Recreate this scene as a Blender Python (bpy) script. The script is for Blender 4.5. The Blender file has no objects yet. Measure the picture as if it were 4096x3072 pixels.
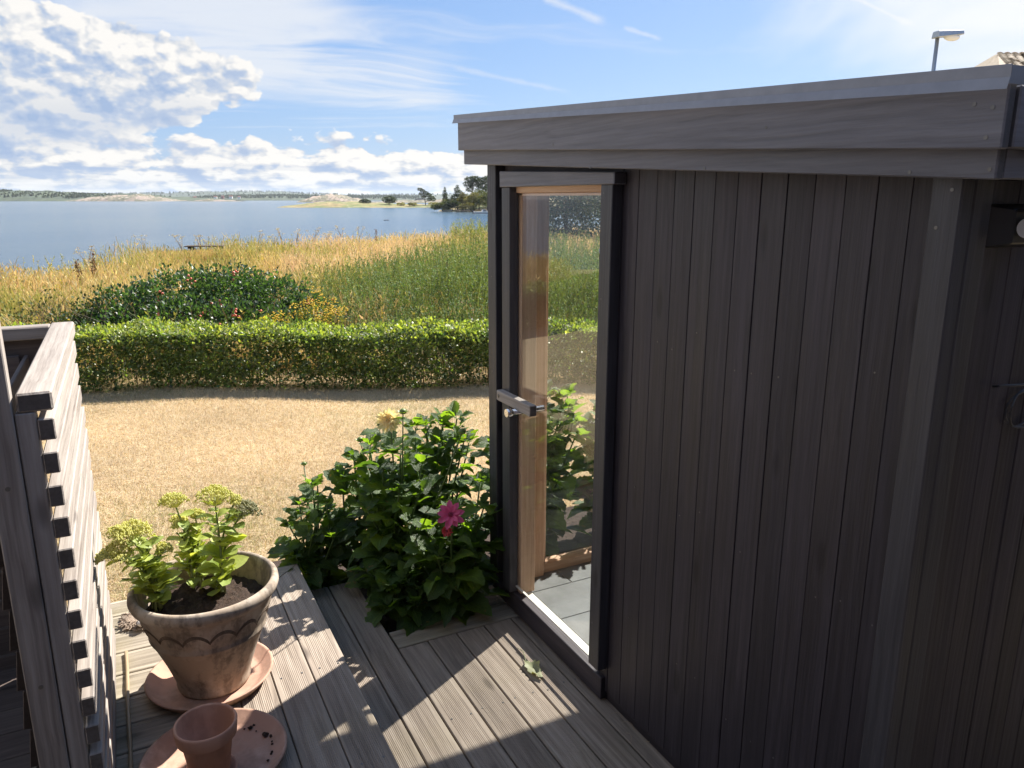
import bpy, bmesh, math, random
import numpy as np
from mathutils import Vector, Matrix, Euler

R = math.radians
random.seed(7)
rng = np.random.default_rng(11)
scene = bpy.context.scene
col = scene.collection

# ------------------------------------------------------------------ camera
# world frame: x runs along the hut's door wall towards the viewer, y goes into the hut, z = 0 is the lower deck
F_PX, HORIZON = 760.0, 199.0
PITCH = math.atan((384 - HORIZON) / F_PX)
CP, SP = math.cos(PITCH), math.sin(PITCH)
CX, CY, CZ = 2.41, -1.657, 2.0
CA, SA = math.cos(R(63.0)), math.sin(R(63.0))
cam = bpy.data.cameras.new('camera')
cam.sensor_fit = 'HORIZONTAL'
cam.sensor_width = 36.0
cam.lens = F_PX / 1024 * 36.0
cam.clip_start = 0.02
cam.clip_end = 30000
cam_o = bpy.data.objects.new('camera', cam)
cam_o.location = (CX, CY, CZ)
cam_o.rotation_euler = (R(90) - PITCH, 0, R(63.0))
col.objects.link(cam_o)
scene.camera = cam_o

# ------------------------------------------------------------------ light and exposure
SUN_AZ = math.atan2(-0.48, 0.877)          # world bearing of the sun, from +y towards +x
SUN_EL = R(42.0)
EXPOSURE = 1.42
SUN_STRENGTH = 5.0
SKY_STRENGTH = 0.1
scene.view_settings.view_transform = 'Standard'
scene.view_settings.look = 'None'
scene.view_settings.gamma = 1.0
scene.view_settings.use_curve_mapping = False
scene.view_settings.exposure = EXPOSURE
scene.cycles.use_denoising = True
scene.cycles.max_bounces = 10
scene.cycles.transparent_max_bounces = 16
scene.cycles.sample_clamp_indirect = 6.0
scene.cycles.volume_bounces = 0

sun = bpy.data.lights.new('sun', 'SUN')
sun.energy = SUN_STRENGTH
sun.angle = R(0.53)
sun.color = (1.0, 0.94, 0.85)
sun_o = bpy.data.objects.new('sun', sun)
sd = Vector((math.sin(SUN_AZ) * math.cos(SUN_EL), math.cos(SUN_AZ) * math.cos(SUN_EL), math.sin(SUN_EL)))
sun_o.rotation_euler = sd.to_track_quat('Z', 'Y').to_euler()
sun_o.location = (0, 0, 30)
col.objects.link(sun_o)


class NT:
    """small helper for node trees"""
    dim = '3D'

    def __init__(self, tree):
        self.t = tree
        self.t.nodes.clear()

    def n(self, kind, props=None, **ins):
        nd = self.t.nodes.new(kind)
        for k, v in (props or {}).items():
            setattr(nd, k, v)
        for k, v in ins.items():
            key = k.replace('_', ' ')
            s = nd.inputs[int(k[1:])] if (k[0] == 'i' and k[1:].isdigit()) else nd.inputs[key]
            self.put(s, v)
        return nd

    def put(self, sock, v):
        if isinstance(v, bpy.types.NodeSocket):
            self.t.links.new(v, sock)
        elif isinstance(v, bpy.types.Node):
            self.t.links.new(v.outputs[0], sock)
        else:
            if isinstance(v, (tuple, list)) and len(v) == 3 and sock.type == 'RGBA':
                v = (*v, 1.0)
            sock.default_value = v

    def m(self, op, a, b=0.0, c=0.0, clamp=False):
        return self.n('ShaderNodeMath', dict(operation=op, use_clamp=clamp), i0=a, i1=b, i2=c).outputs[0]

    def vm(self, op, a, b=(0, 0, 0)):
        nd = self.n('ShaderNodeVectorMath', dict(operation=op), i0=a, i1=b)
        return nd.outputs['Value'] if op in ('DOT_PRODUCT', 'LENGTH') else nd.outputs[0]

    def xyz(self, x, y=0.0, z=0.0):
        return self.n('ShaderNodeCombineXYZ', None, i0=x, i1=y, i2=z).outputs[0]

    def noise(self, vec, scale, detail=4.0, rough=0.55, dist=0.0):
        nd = self.n('ShaderNodeTexNoise', dict(noise_dimensions=self.dim), Vector=vec, Scale=scale, Detail=detail, Roughness=rough, Distortion=dist)
        return nd.outputs['Fac']

    def ss(self, v, lo, hi, a=0.0, b=1.0):
        nd = self.n('ShaderNodeMapRange', dict(interpolation_type='SMOOTHSTEP'), i0=v, i1=lo, i2=hi, i3=a, i4=b)
        return nd.outputs[0]

    def lin(self, v, lo, hi, a=0.0, b=1.0):
        nd = self.n('ShaderNodeMapRange', None, i0=v, i1=lo, i2=hi, i3=a, i4=b)
        return nd.outputs[0]

    def mix(self, f, a, b, mode='MIX'):
        nd = self.t.nodes.new('ShaderNodeMix')
        nd.data_type = 'RGBA'
        nd.blend_type = mode
        self.put(nd.inputs[0], f)
        self.put(nd.inputs[6], a)
        self.put(nd.inputs[7], b)
        return nd.outputs[2]

    def ramp(self, f, stops):
        nd = self.t.nodes.new('ShaderNodeValToRGB')
        cr = nd.color_ramp
        while len(cr.elements) < len(stops):
            cr.elements.new(0.5)
        for e, (p, c) in zip(cr.elements, stops):
            e.position = p
            e.color = (*c, 1)
        self.put(nd.inputs[0], f)
        return nd.outputs[0]

    def bump(self, h, strength=0.3, dist=0.01):
        return self.n('ShaderNodeBump', None, Strength=strength, Distance=dist, Height=h).outputs[0]


# ------------------------------------------------------------------ sky with clouds
def pix_azel(u, v):
    """bearing (deg, right of the camera's forward) and elevation (deg) of a pixel's direction"""
    dx, dy = (u - 512) / F_PX, (384 - v) / F_PX
    X, Y, Z = dx, CP + dy * SP, -SP + dy * CP
    return math.degrees(math.atan2(X, Y)), math.degrees(math.atan2(Z, math.hypot(X, Y)))


world = bpy.data.worlds.new('World')
scene.world = world
world.use_nodes = True
w = NT(world.node_tree)
w.dim = '2D'
sky = w.n('ShaderNodeTexSky', dict(sky_type='NISHITA', sun_disc=False, sun_elevation=SUN_EL, sun_rotation=SUN_AZ,
                                   altitude=0.0, air_density=1.0, dust_density=0.6, ozone_density=1.6))
tc = w.n('ShaderNodeTexCoord').outputs['Generated']
dirn = w.vm('NORMALIZE', tc)
fx = w.vm('DOT_PRODUCT', dirn, (CA, SA, 0))
fy = w.vm('DOT_PRODUCT', dirn, (-SA, CA, 0))
fz = w.n('ShaderNodeSeparateXYZ', None, i0=dirn).outputs[2]
az = w.m('MULTIPLY', w.m('ARCTAN2', fx, fy), 57.2958)
el = w.m('MULTIPLY', w.m('ARCSINE', fz), 57.2958)


def azel(da, de, ka, ke, kz=0.0):
    return w.xyz(w.m('MULTIPLY', w.m('ADD', az, da), ka), w.m('MULTIPLY', w.m('ADD', el, de), ke), kz)


# cumulus: billowy field in bearing / elevation, flattened towards the horizon
warp = w.m('POWER', w.m('MAXIMUM', w.m('ADD', el, 0.6), 0.05), 0.62)      # compresses low layers


def cum(da, de, off=0.0):
    wel = w.m('POWER', w.m('MAXIMUM', w.m('ADD', el, 0.6 + de), 0.05), 0.62)
    v = w.xyz(w.m('ADD', w.m('MULTIPLY', w.m('ADD', az, da), 0.145), 4.3), w.m('MULTIPLY', wel, 1.05), off)
    return w.noise(v, 1.0, 6.0, 0.56, 0.25)


c0 = cum(0, 0)
c1 = cum(0.5, 0.7)


def puff(da, de):
    """cauliflower heads: rounded cells at three sizes"""
    wel = w.m('POWER', w.m('MAXIMUM', w.m('ADD', el, 0.6 + de), 0.05), 0.62)
    v = w.xyz(w.m('MULTIPLY', w.m('ADD', az, da), 0.20), w.m('MULTIPLY', wel, 1.05), 2.0)
    wob = w.n('ShaderNodeTexNoise', dict(noise_dimensions='2D'), Vector=v, Scale=2.4, Detail=3.0, Roughness=0.6).outputs['Color']
    v = w.vm('ADD', v, w.vm('MULTIPLY', wob, (0.35, 0.35, 0.0)))
    tot = 0.0
    for sc_, am in ((1.5, 0.60), (3.8, 0.30), (9.0, 0.13)):
        vo = w.n('ShaderNodeTexVoronoi', dict(feature='SMOOTH_F1', voronoi_dimensions='2D'), Vector=v, Scale=sc_, Smoothness=0.35).outputs['Distance']
        tot = w.m('ADD', w.m('MULTIPLY', w.m('SUBTRACT', 1.0, vo), am), tot)
    return tot


b0 = puff(0, 0)
b1 = puff(0.35, 0.45)
cfine = w.noise(azel(0, 0, 0.55, 1.0, 3.0), 1.0, 4.0, 0.62)
band = w.ss(el, 2.2, 7.6, 0.80, -1.5)
bigd = w.m('SUBTRACT', 1.0, w.m('ADD', w.m('POWER', w.m('DIVIDE', w.m('ADD', az, 37.0), 20.0), 2.0),
                                 w.m('POWER', w.m('DIVIDE', w.m('SUBTRACT', el, 7.4), 4.4), 2.0)))
big = w.lin(bigd, -0.45, 0.5, -1.2, 1.3)
field = w.m('MAXIMUM', band, big)
in_big = w.ss(bigd, -0.5, 0.3)
dens = w.m('ADD', field, w.m('MULTIPLY', w.m('SUBTRACT', c0, 0.5), w.lin(in_big, 0.0, 1.0, 2.2, 1.2)))
dens = w.m('ADD', dens, w.m('MULTIPLY', w.m('SUBTRACT', b0, 0.60), 1.25))
dens = w.m('ADD', dens, w.m('MULTIPLY', w.m('SUBTRACT', cfine, 0.5), 0.25))
cum_a = w.ss(dens, 0.0, 0.20)
lit = w.m('ADD', 0.60, w.m('ADD', w.m('MULTIPLY', w.m('SUBTRACT', c0, c1), 1.7), w.m('MULTIPLY', w.m('SUBTRACT', b0, b1), 2.3)), clamp=True)
lit = w.m('ADD', lit, w.m('MULTIPLY', w.m('SUBTRACT', cfine, 0.5), 0.3), clamp=True)
streak = w.noise(azel(0, 0, 0.085, 1.25), 1.0, 4.0, 0.6)
low_el = w.ss(el, 1.2, 4.2, 1.0, 0.0)
lit = w.m('ADD', lit, w.m('MULTIPLY', w.m('MULTIPLY', w.m('SUBTRACT', streak, 0.52), 1.9), low_el), clamp=True)
base_shade = w.ss(w.m('SUBTRACT', el, 7.0), -2.4, 1.6)                     # grey underside of the big cloud
lit = w.m('MULTIPLY', lit, w.m('SUBTRACT', 1.0, w.m('MULTIPLY', w.m('MULTIPLY', in_big, w.m('SUBTRACT', 1.0, base_shade)), 0.45)))
edge = w.ss(dens, 0.0, 0.8, 1.0, 0.0)
lit = w.m('ADD', lit, w.m('MULTIPLY', edge, 0.25), clamp=True)
cum_c = w.ramp(lit, [(0.0, (3.3, 4.4, 6.4)), (0.35, (4.6, 5.4, 6.8)), (0.60, (6.6, 6.8, 7.1)), (0.9, (8.6, 8.4, 8.1))])

# cirrus: long streaks on a high flat layer
pz = w.m('ADD', w.m('MAXIMUM', fz, 0.0), 0.10)
px_ = w.m('DIVIDE', fx, pz)
py_ = w.m('DIVIDE', fy, pz)
wv = w.noise(w.xyz(px_, py_, 1.7), 0.9, 3.0, 0.5)
cv = w.xyz(w.m('ADD', w.m('MULTIPLY', w.m('ADD', px_, w.m('MULTIPLY', py_, 0.35)), 0.35), w.m('MULTIPLY', wv, 0.5)),
           w.m('ADD', w.m('MULTIPLY', w.m('SUBTRACT', py_, w.m('MULTIPLY', px_, 0.25)), 1.6), w.m('MULTIPLY', wv, 0.9)), 0.0)
ci = w.noise(cv, 1.0, 6.0, 0.62, 0.4)
ci_mask = w.m('MULTIPLY', w.ss(az, -7.0, -17.0, 0.0, 1.0), w.ss(el, 3.0, 9.0))
ci_low = w.m('MULTIPLY', w.ss(w.m('ABSOLUTE', w.m('ADD', az, 13.0)), 5.0, 14.0, 1.0, 0.0), w.ss(w.m('ABSOLUTE', w.m('SUBTRACT', el, 7.5)), 1.0, 4.5, 0.8, 0.0))
ci_mask = w.m('MAXIMUM', ci_mask, ci_low)
ci_a = w.m('MULTIPLY', w.ss(w.m('ADD', ci, w.m('MULTIPLY', w.m('SUBTRACT', ci_mask, 1.0), 0.34)), 0.30, 0.62), 0.80)
# thin bright veil on the sun's side
ve = w.m('SUBTRACT', 1.0, w.m('ADD', w.m('POWER', w.m('DIVIDE', w.m('SUBTRACT', az, 38.0), 25.0), 2.0),
                               w.m('POWER', w.m('DIVIDE', w.m('SUBTRACT', el, 13.5), 8.0), 2.0)))
vn = w.noise(azel(0, 0, 0.05, 0.11, 5.0), 1.0, 4.0, 0.55, 0.3)
ve_a = w.m('MULTIPLY', w.ss(w.m('ADD', ve, w.m('MULTIPLY', w.m('SUBTRACT', vn, 0.5), 1.4)), -0.05, 0.75), 0.9)
# condensation trails
trail = 0.0
for (u0, v0, u1, v1, wd, st) in ((540, -4, 608, 23, 0.42, 0.55), (622, 27, 664, 40, 0.22, 0.40), (448, 66, 575, 93, 0.26, 0.32), (846, -6, 918, 27, 0.20, 0.6)):
    a0, e0 = pix_azel(u0, v0)
    a1, e1 = pix_azel(u1, v1)
    L = math.hypot(a1 - a0, e1 - e0)
    ux, uy = (a1 - a0) / L, (e1 - e0) / L
    da, de = w.m('SUBTRACT', az, a0), w.m('SUBTRACT', el, e0)
    uu = w.m('ADD', w.m('MULTIPLY', da, ux), w.m('MULTIPLY', de, uy))
    vv = w.m('ABSOLUTE', w.m('SUBTRACT', w.m('MULTIPLY', da, uy), w.m('MULTIPLY', de, ux)))
    vv = w.m('ADD', vv, w.m('MULTIPLY', w.m('SUBTRACT', cfine, 0.5), 0.35))
    k = w.m('MULTIPLY', w.ss(vv, 0.0, wd, st, 0.0), w.m('MULTIPLY', w.ss(uu, 0.0, L * 0.12), w.ss(uu, L * 0.8, L, 1.0, 0.0)))
    trail = w.m('MAXIMUM', k, trail)
cloud_hi = (7.6, 7.8, 8.1)
skyc = w.mix(0.50, sky.outputs[0], (2.0, 4.1, 8.6))          # slight summer haze over the clear blue
skyc = w.mix(ci_a, skyc, cloud_hi)
skyc = w.mix(trail, skyc, cloud_hi)
skyc = w.mix(ve_a, skyc, (8.8, 8.8, 8.7))
skyc = w.mix(cum_a, skyc, cum_c)
haze_f = w.ss(el, 2.4, -0.6, 0.0, 0.45)
skyc = w.mix(haze_f, skyc, (5.2, 6.2, 7.6))
skyc = w.vm('MULTIPLY', skyc, (.43, .43, .43))
bg = w.n('ShaderNodeBackground', None, Color=skyc, Strength=SKY_STRENGTH)
wo = w.n('ShaderNodeOutputWorld', None)
world.node_tree.links.new(bg.outputs[0], wo.inputs[0])
world.cycles.sampling_method = 'MANUAL'
world.cycles.sample_map_resolution = 512


# ------------------------------------------------------------------ geometry helpers
def pixel_ray(u, v):
    dx, dy = (u - 512) / F_PX, (384 - v) / F_PX
    X, Y, Z = dx, CP + dy * SP, -SP + dy * CP
    return (X * CA - Y * SA, X * SA + Y * CA, Z)


def at(q, x=None, y=None, z=None):
    """point where the line of sight of a pixel meets a plane of the place"""
    r = pixel_ray(*q)
    t = (z - CZ) / r[2] if z is not None else ((y - CY) / r[1] if y is not None else (x - CX) / r[0])
    return Vector((CX + r[0] * t, CY + r[1] * t, CZ + r[2] * t))


def cw(X, Y, z=0.0):
    """view-aligned ground coordinates (X right, Y ahead of the viewer) to world; z is world height"""
    return Vector((CX + X * CA - Y * SA, CY + X * SA + Y * CA, z))


def cwn(A):
    A = np.asarray(A, float)
    return np.stack([CX + A[:, 0] * CA - A[:, 1] * SA, CY + A[:, 0] * SA + A[:, 1] * CA, A[:, 2]], 1)


def crop(ox, oy, sc):
    return lambda x, y: ((ox + x / sc) / 4, (oy + y / sc) / 4)


WLOC = {}


def tag(o, label=None, cat=None, group=None, kind=None):
    if label: o['label'] = label
    if cat: o['category'] = cat
    if group: o['group'] = group
    if kind: o['kind'] = kind
    return o


def thing(name, loc, label, cat, group=None, kind=None, rz=0.0):
    o = bpy.data.objects.new(name, None)
    o.empty_display_size = 0.1
    o.location = loc
    o.rotation_euler = (0, 0, rz)
    col.objects.link(o)
    WLOC[o.name] = Vector(loc)
    return tag(o, label, cat, group, kind)


def link(name, me, mat, parent=None, loc=(0, 0, 0), rot=None, scale=None, smooth=False):
    """loc is a world position when the parent chain is unrotated"""
    o = bpy.data.objects.new(name, me)
    col.objects.link(o)
    loc = Vector(loc)
    if parent is not None:
        o.parent = parent
        o.location = loc - WLOC[parent.name]
    else:
        o.location = loc
    WLOC[o.name] = loc
    if rot is not None: o.rotation_euler = rot
    if scale is not None: o.scale = (scale,) * 3 if not hasattr(scale, '__len__') else scale
    if mat is not None and len(me.materials) == 0:
        me.materials.append(mat)
    if smooth and len(me.polygons) and not me.polygons[0].use_smooth:
        me.polygons.foreach_set('use_smooth', [True] * len(me.polygons))
    return o


def mesh_np(name, V, F, attr=None):
    """V (n,3); F (m,3) or (m,4) int; attr optional per-vertex colour (n,3)"""
    me = bpy.data.meshes.new(name)
    V = np.asarray(V, np.float32)
    F = np.asarray(F, np.int32)
    k = F.shape[1]
    me.vertices.add(len(V))
    me.vertices.foreach_set('co', V.ravel())
    me.loops.add(F.size)
    me.loops.foreach_set('vertex_index', F.ravel())
    me.polygons.add(len(F))
    me.polygons.foreach_set('loop_start', np.arange(0, F.size, k, dtype=np.int32))
    if attr is not None:
        a = me.attributes.new('tint', 'FLOAT_COLOR', 'POINT')
        a.data.foreach_set('color', np.concatenate([attr, np.ones((len(attr), 1))], 1).astype(np.float32).ravel())
    me.update(calc_edges=True)
    me.validate()
    return me


def mesh_py(name, V, F):
    me = bpy.data.meshes.new(name)
    me.from_pydata([tuple(v) for v in V], [], F)
    me.update()
    return me


def bm_mesh(name, bm):
    bmesh.ops.recalc_face_normals(bm, faces=bm.faces)
    me = bpy.data.meshes.new(name)
    bm.to_mesh(me)
    bm.free()
    return me


def hexa(name, P, mat, parent, bev=0.003):
    """P: 4 bottom corners then 4 top corners (world); origin at the centre"""
    P = [Vector(p) for p in P]
    c = sum(P, Vector()) / 8
    bm = bmesh.new()
    vs = [bm.verts.new(p - c) for p in P]
    for f in ((0, 3, 2, 1), (4, 5, 6, 7), (0, 1, 5, 4), (1, 2, 6, 5), (2, 3, 7, 6), (3, 0, 4, 7)):
        bm.faces.new([vs[i] for i in f])
    if bev:
        bmesh.ops.bevel(bm, geom=bm.edges[:], offset=bev, segments=1, affect='EDGES', clamp_overlap=True)
    return link(name, bm_mesh(name, bm), mat, parent, c)


def box(name, x0, x1, y0, y1, z0, z1, mat, parent=None, bev=0.003):
    return hexa(name, [(x0, y0, z0), (x1, y0, z0), (x1, y1, z0), (x0, y1, z0),
                       (x0, y0, z1), (x1, y0, z1), (x1, y1, z1), (x0, y1, z1)], mat, parent, bev)


def lathe_bm(profile, seg=48, bm=None, cap=False):
    bm = bm or bmesh.new()
    rings = []
    for r, z in profile:
        if r < 1e-5:
            rings.append([bm.verts.new((0, 0, z))])
        else:
            rings.append([bm.verts.new((r * math.cos(2 * math.pi * i / seg), r * math.sin(2 * math.pi * i / seg), z)) for i in range(seg)])
    for a, b in zip(rings[:-1], rings[1:]):
        for i in range(seg):
            j = (i + 1) % seg
            if len(a) == 1:
                bm.faces.new((a[0], b[i], b[j]))
            elif len(b) == 1:
                bm.faces.new((a[i], a[j], b[0]))
            else:
                bm.faces.new((a[i], a[j], b[j], b[i]))
    return bm


def tube_bm(pts, rad, seg=8, bm=None, closed=False):
    bm = bm or bmesh.new()
    pts = [Vector(p) for p in pts]
    n = len(pts)
    rads = rad if hasattr(rad, '__len__') else [rad] * n
    rings = []
    up = Vector((0, 0, 1))
    for i, p in enumerate(pts):
        if closed:
            t = pts[(i + 1) % n] - pts[i - 1]
        else:
            t = pts[min(i + 1, n - 1)] - pts[max(i - 1, 0)]
        t.normalize()
        a = t.cross(up)
        if a.length < 1e-3: a = t.cross(Vector((1, 0, 0)))
        a.normalize()
        b = t.cross(a)
        rings.append([bm.verts.new(p + (a * math.cos(2 * math.pi * k / seg) + b * math.sin(2 * math.pi * k / seg)) * rads[i]) for k in range(seg)])
    rr = rings + ([rings[0]] if closed else [])
    for A, B in zip(rr[:-1], rr[1:]):
        for k in range(seg):
            bm.faces.new((A[k], A[(k + 1) % seg], B[(k + 1) % seg], B[k]))
    if not closed:
        bm.faces.new(rings[0][::-1])
        bm.faces.new(rings[-1])
    return bm


def cyl(name, p0, p1, r, mat, parent, seg=16, r1=None):
    p0, p1 = Vector(p0), Vector(p1)
    c = (p0 + p1) / 2
    bm = tube_bm([p0 - c, p1 - c], [r, r if r1 is None else r1], seg)
    bmesh.ops.bevel(bm, geom=[e for e in bm.edges if len(e.link_faces) == 2 and e.calc_face_angle(0) > 1.2], offset=r * 0.08, segments=1, affect='EDGES')
    o = link(name, bm_mesh(name, bm), mat, parent, c)
    for p in o.data.polygons: p.use_smooth = len(p.vertices) == 4
    return o


# ------------------------------------------------------------------ materials
def new_mat(name):
    m = bpy.data.materials.new(name)
    m.use_nodes = True
    t = NT(m.node_tree)
    out = t.n('ShaderNodeOutputMaterial')
    return m, t, out


def principled(t, out, **ins):
    p = t.n('ShaderNodeBsdfPrincipled', None, **ins)
    t.t.links.new(p.outputs[0], out.inputs[0])
    return p


def objco(t, spread=37.0):
    """object coordinates with an own offset for every object"""
    c = t.n('ShaderNodeTexCoord').outputs['Object']
    r = t.n('ShaderNodeObjectInfo').outputs['Random']
    return t.vm('ADD', c, t.xyz(t.m('MULTIPLY', r, spread), t.m('MULTIPLY', r, spread * 1.7), t.m('MULTIPLY', r, spread * 0.6))), r


def wood(name, axis, dark, mid, light, rough=0.75, vary=0.25, grain=1.0, stain=None, knots=True, spec=0.3, bumpk=0.5):
    m, t, out = new_mat(name)
    co, rnd = objco(t)
    sc = [70 * grain, 70 * grain, 70 * grain]
    sc['xyz'.index(axis)] = 2.2 * grain
    warp_n = t.noise(co, 3.0, 2.0, 0.5)
    st = t.vm('MULTIPLY', co, tuple(sc))
    wk = t.m('MULTIPLY', warp_n, 1.4)
    st = t.vm('ADD', st, t.xyz(wk, wk, wk))
    g = t.noise(st, 1.0, 6.0, 0.62)
    sc2 = [9, 9, 9]
    sc2['xyz'.index(axis)] = 0.8
    g2 = t.noise(t.vm('MULTIPLY', co, tuple(sc2)), 1.0, 5.0, 0.6, 0.4)
    c = t.ramp(t.m('ADD', t.m('MULTIPLY', g, 0.6), t.m('MULTIPLY', g2, 0.4)), [(0.33, dark), (0.5, mid), (0.68, light)])
    hgt = t.m('ADD', g, t.m('MULTIPLY', g2, 0.4))
    if knots:
        sk = [7.0, 7.0, 7.0]
        sk['xyz'.index(axis)] = 2.4
        vo = t.n('ShaderNodeTexVoronoi', None, Vector=t.vm('MULTIPLY', co, tuple(sk)), Scale=1.0)
        kn = t.ss(vo.outputs['Distance'], 0.06, 0.17, 1.0, 0.0)
        c = t.mix(t.m('MULTIPLY', kn, 0.6), c, tuple(x * 0.45 for x in dark))
        hgt = t.m('SUBTRACT', hgt, t.m('MULTIPLY', kn, 0.5))
    if stain:
        sn = t.ss(t.noise(t.n('ShaderNodeTexCoord').outputs['Object'], 2.2, 4.0, 0.6), 0.48, 0.7)
        c = t.mix(t.m('MULTIPLY', sn, stain[1]), c, stain[0])
    nrm = t.n('ShaderNodeSeparateXYZ', None, i0=t.n('ShaderNodeTexCoord').outputs['Normal']).outputs['xyz'.index(axis)]
    endg = t.ss(t.m('ABSOLUTE', nrm), 0.80, 0.95)                    # darker end grain
    c = t.mix(t.m('MULTIPLY', endg, 0.72), c, tuple(x * 0.35 for x in dark))
    v = t.m('ADD', 1.0 - vary * 0.5, t.m('MULTIPLY', rnd, vary))
    c = t.vm('MULTIPLY', c, t.xyz(v, v, v))
    p = principled(t, out, Base_Color=c, Roughness=t.lin(g2, 0.3, 0.7, rough - 0.1, min(rough + 0.1, 1.0)), Normal=t.bump(hgt, bumpk, 0.003))
    p.inputs['Specular IOR Level'].default_value = spec
    return m


def plain(name, colr, rough=0.6, metal=0.0, noise_amt=0.15, nscale=30.0, spec=0.5, bumpk=0.1):
    m, t, out = new_mat(name)
    co, rnd = objco(t)
    n = t.noise(co, nscale, 5.0, 0.6)
    v = t.lin(n, 0.25, 0.75, 1 - noise_amt, 1 + noise_amt)
    p = principled(t, out, Base_Color=t.vm('MULTIPLY', t.xyz(*colr), t.xyz(v, v, v)), Roughness=rough, Metallic=metal, Normal=t.bump(n, bumpk, 0.002))
    p.inputs['Specular IOR Level'].default_value = spec
    return m


def leafy(name, cols, rough=0.45, trans=0.35, tcol=None, attr=False, spec=0.5, nscale=4.0, spots=None, veins=False):
    """leaf: glossy skin with light shining through; cols = (dark, light) real leaf colours"""
    m, t, out = new_mat(name)
    if attr:
        c = t.n('ShaderNodeAttribute', dict(attribute_name='tint')).outputs['Color']
    else:
        rnd = t.n('ShaderNodeObjectInfo').outputs['Random']
        geo = t.n('ShaderNodeTexCoord').outputs['Object']
        nz = t.noise(geo, nscale, 3.0, 0.6)
        c = t.mix(t.lin(t.m('ADD', t.m('MULTIPLY', rnd, 0.6), t.m('MULTIPLY', nz, 0.7)), 0.2, 1.0), cols[0], cols[1])
        if spots:
            sp = t.ss(t.noise(geo, 120.0, 2.0, 0.5), 0.66, 0.72)
            c = t.mix(t.m('MULTIPLY', sp, 0.8), c, spots)
    p = t.n('ShaderNodeBsdfPrincipled', None, Roughness=rough)
    p.inputs['Specular IOR Level'].default_value = spec
    if veins:
        sx_ = t.n('ShaderNodeSeparateXYZ', None, i0=t.n('ShaderNodeUVMap', dict(uv_map='leaf')).outputs[0])
        u_, v_ = sx_.outputs[0], t.m('ABSOLUTE', sx_.outputs[1])
        side = t.m('ABSOLUTE', t.m('SINE', t.m('MULTIPLY', t.m('SUBTRACT', u_, t.m('MULTIPLY', v_, 0.35)), 24.0)))
        vn_ = t.m('MAXIMUM', t.ss(side, 0.0, 0.22, 0.75, 0.0), t.ss(v_, 0.0, 0.10, 1.0, 0.0))
        c = t.mix(t.m('MULTIPLY', vn_, 0.38), c, t.vm('MULTIPLY', c, (2.0, 1.8, 1.9)))
        nzz = t.noise(geo, nscale * 5, 3.0, 0.6)
        t.put(p.inputs['Normal'], t.bump(t.m('ADD', t.m('MULTIPLY', vn_, -1.0), t.m('MULTIPLY', nzz, 1.2)), 0.7, 0.006))
        hole = t.ss(t.noise(geo, 7.0, 2.0, 0.5), 0.70, 0.74)
        c = t.mix(t.m('MULTIPLY', hole, 0.7), c, (0.16, 0.12, 0.05))
    t.put(p.inputs['Base Color'], c)
    tl = t.vm('MULTIPLY', c, tcol or (1.9, 1.7, 0.6))
    tr = t.n('ShaderNodeBsdfTranslucent', None, Color=tl)
    mx = t.n('ShaderNodeMixShader', None, i0=trans, i1=p.outputs[0], i2=tr.outputs[0])
    t.t.links.new(mx.outputs[0], out.inputs[0])
    return m


M = {}
for ax in 'xyz':
    M['black_' + ax] = wood('black_stained_wood_' + ax, ax, (0.0210, 0.0176, 0.0222), (0.0365, 0.0308, 0.0385), (0.060, 0.051, 0.062), rough=0.55, vary=0.35, spec=0.42, bumpk=0.8)
    M['char_' + ax] = wood('charcoal_trim_wood_' + ax, ax, (0.088, 0.088, 0.105), (0.142, 0.142, 0.167), (0.198, 0.198, 0.228), rough=0.58, vary=0.2, spec=0.5, bumpk=0.6)
    M['grey_' + ax] = wood('weathered_wood_' + ax, ax, (0.165, 0.136, 0.118), (0.315, 0.278, 0.248), (0.43, 0.39, 0.355), rough=0.85, vary=0.18, bumpk=0.7)
    M['pine_' + ax] = wood('pine_' + ax, ax, (0.44, 0.265, 0.165), (0.58, 0.39, 0.265), (0.68, 0.49, 0.355), rough=0.55, vary=0.15, bumpk=0.2)
M['mid_z'] = wood('dark_grey_corner_wood', 'z', (0.026, 0.0250, 0.030), (0.044, 0.0425, 0.050), (0.067, 0.065, 0.075), rough=0.5, vary=0.2, spec=0.5, bumpk=0.7)
M['deck_x'] = wood('decking_x', 'x', (0.135, 0.107, 0.086), (0.260, 0.214, 0.174), (0.39, 0.335, 0.28), rough=0.85, vary=0.25, stain=((0.25, 0.215, 0.13), 0.18), bumpk=0.5)
M['deck_y'] = wood('decking_y', 'y', (0.165, 0.138, 0.108), (0.300, 0.26, 0.205), (0.44, 0.39, 0.32), rough=0.85, vary=0.25, stain=((0.26, 0.225, 0.12), 0.4), bumpk=0.5)
M['dark_y'] = wood('dark_shed_wood_y', 'y', (0.06, 0.045, 0.04), (0.10, 0.078, 0.07), (0.15, 0.12, 0.105), rough=0.7, bumpk=0.4)
M['dark_x'] = wood('dark_shed_wood_x', 'x', (0.06, 0.045, 0.04), (0.10, 0.078, 0.07), (0.15, 0.12, 0.105), rough=0.7, bumpk=0.4)
M['black_paint'] = plain('black_metal', (0.02, 0.02, 0.022), 0.4, 0.0, 0.2)
M['flash'] = plain('roof_flashing', (0.24, 0.243, 0.27), 0.38, 0.5, 0.12, 20)
M['roof_felt'] = plain('roof_felt', (0.05, 0.05, 0.052), 0.9, 0, 0.3, 60)
M['chrome'] = plain('chrome', (0.75, 0.75, 0.76), 0.12, 1.0, 0.03)
M['steel'] = plain('galvanised_steel', (0.42, 0.44, 0.46), 0.4, 0.8, 0.12)
M['white_sill'] = plain('white_threshold', (0.78, 0.76, 0.70), 0.5, 0, 0.08)
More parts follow.
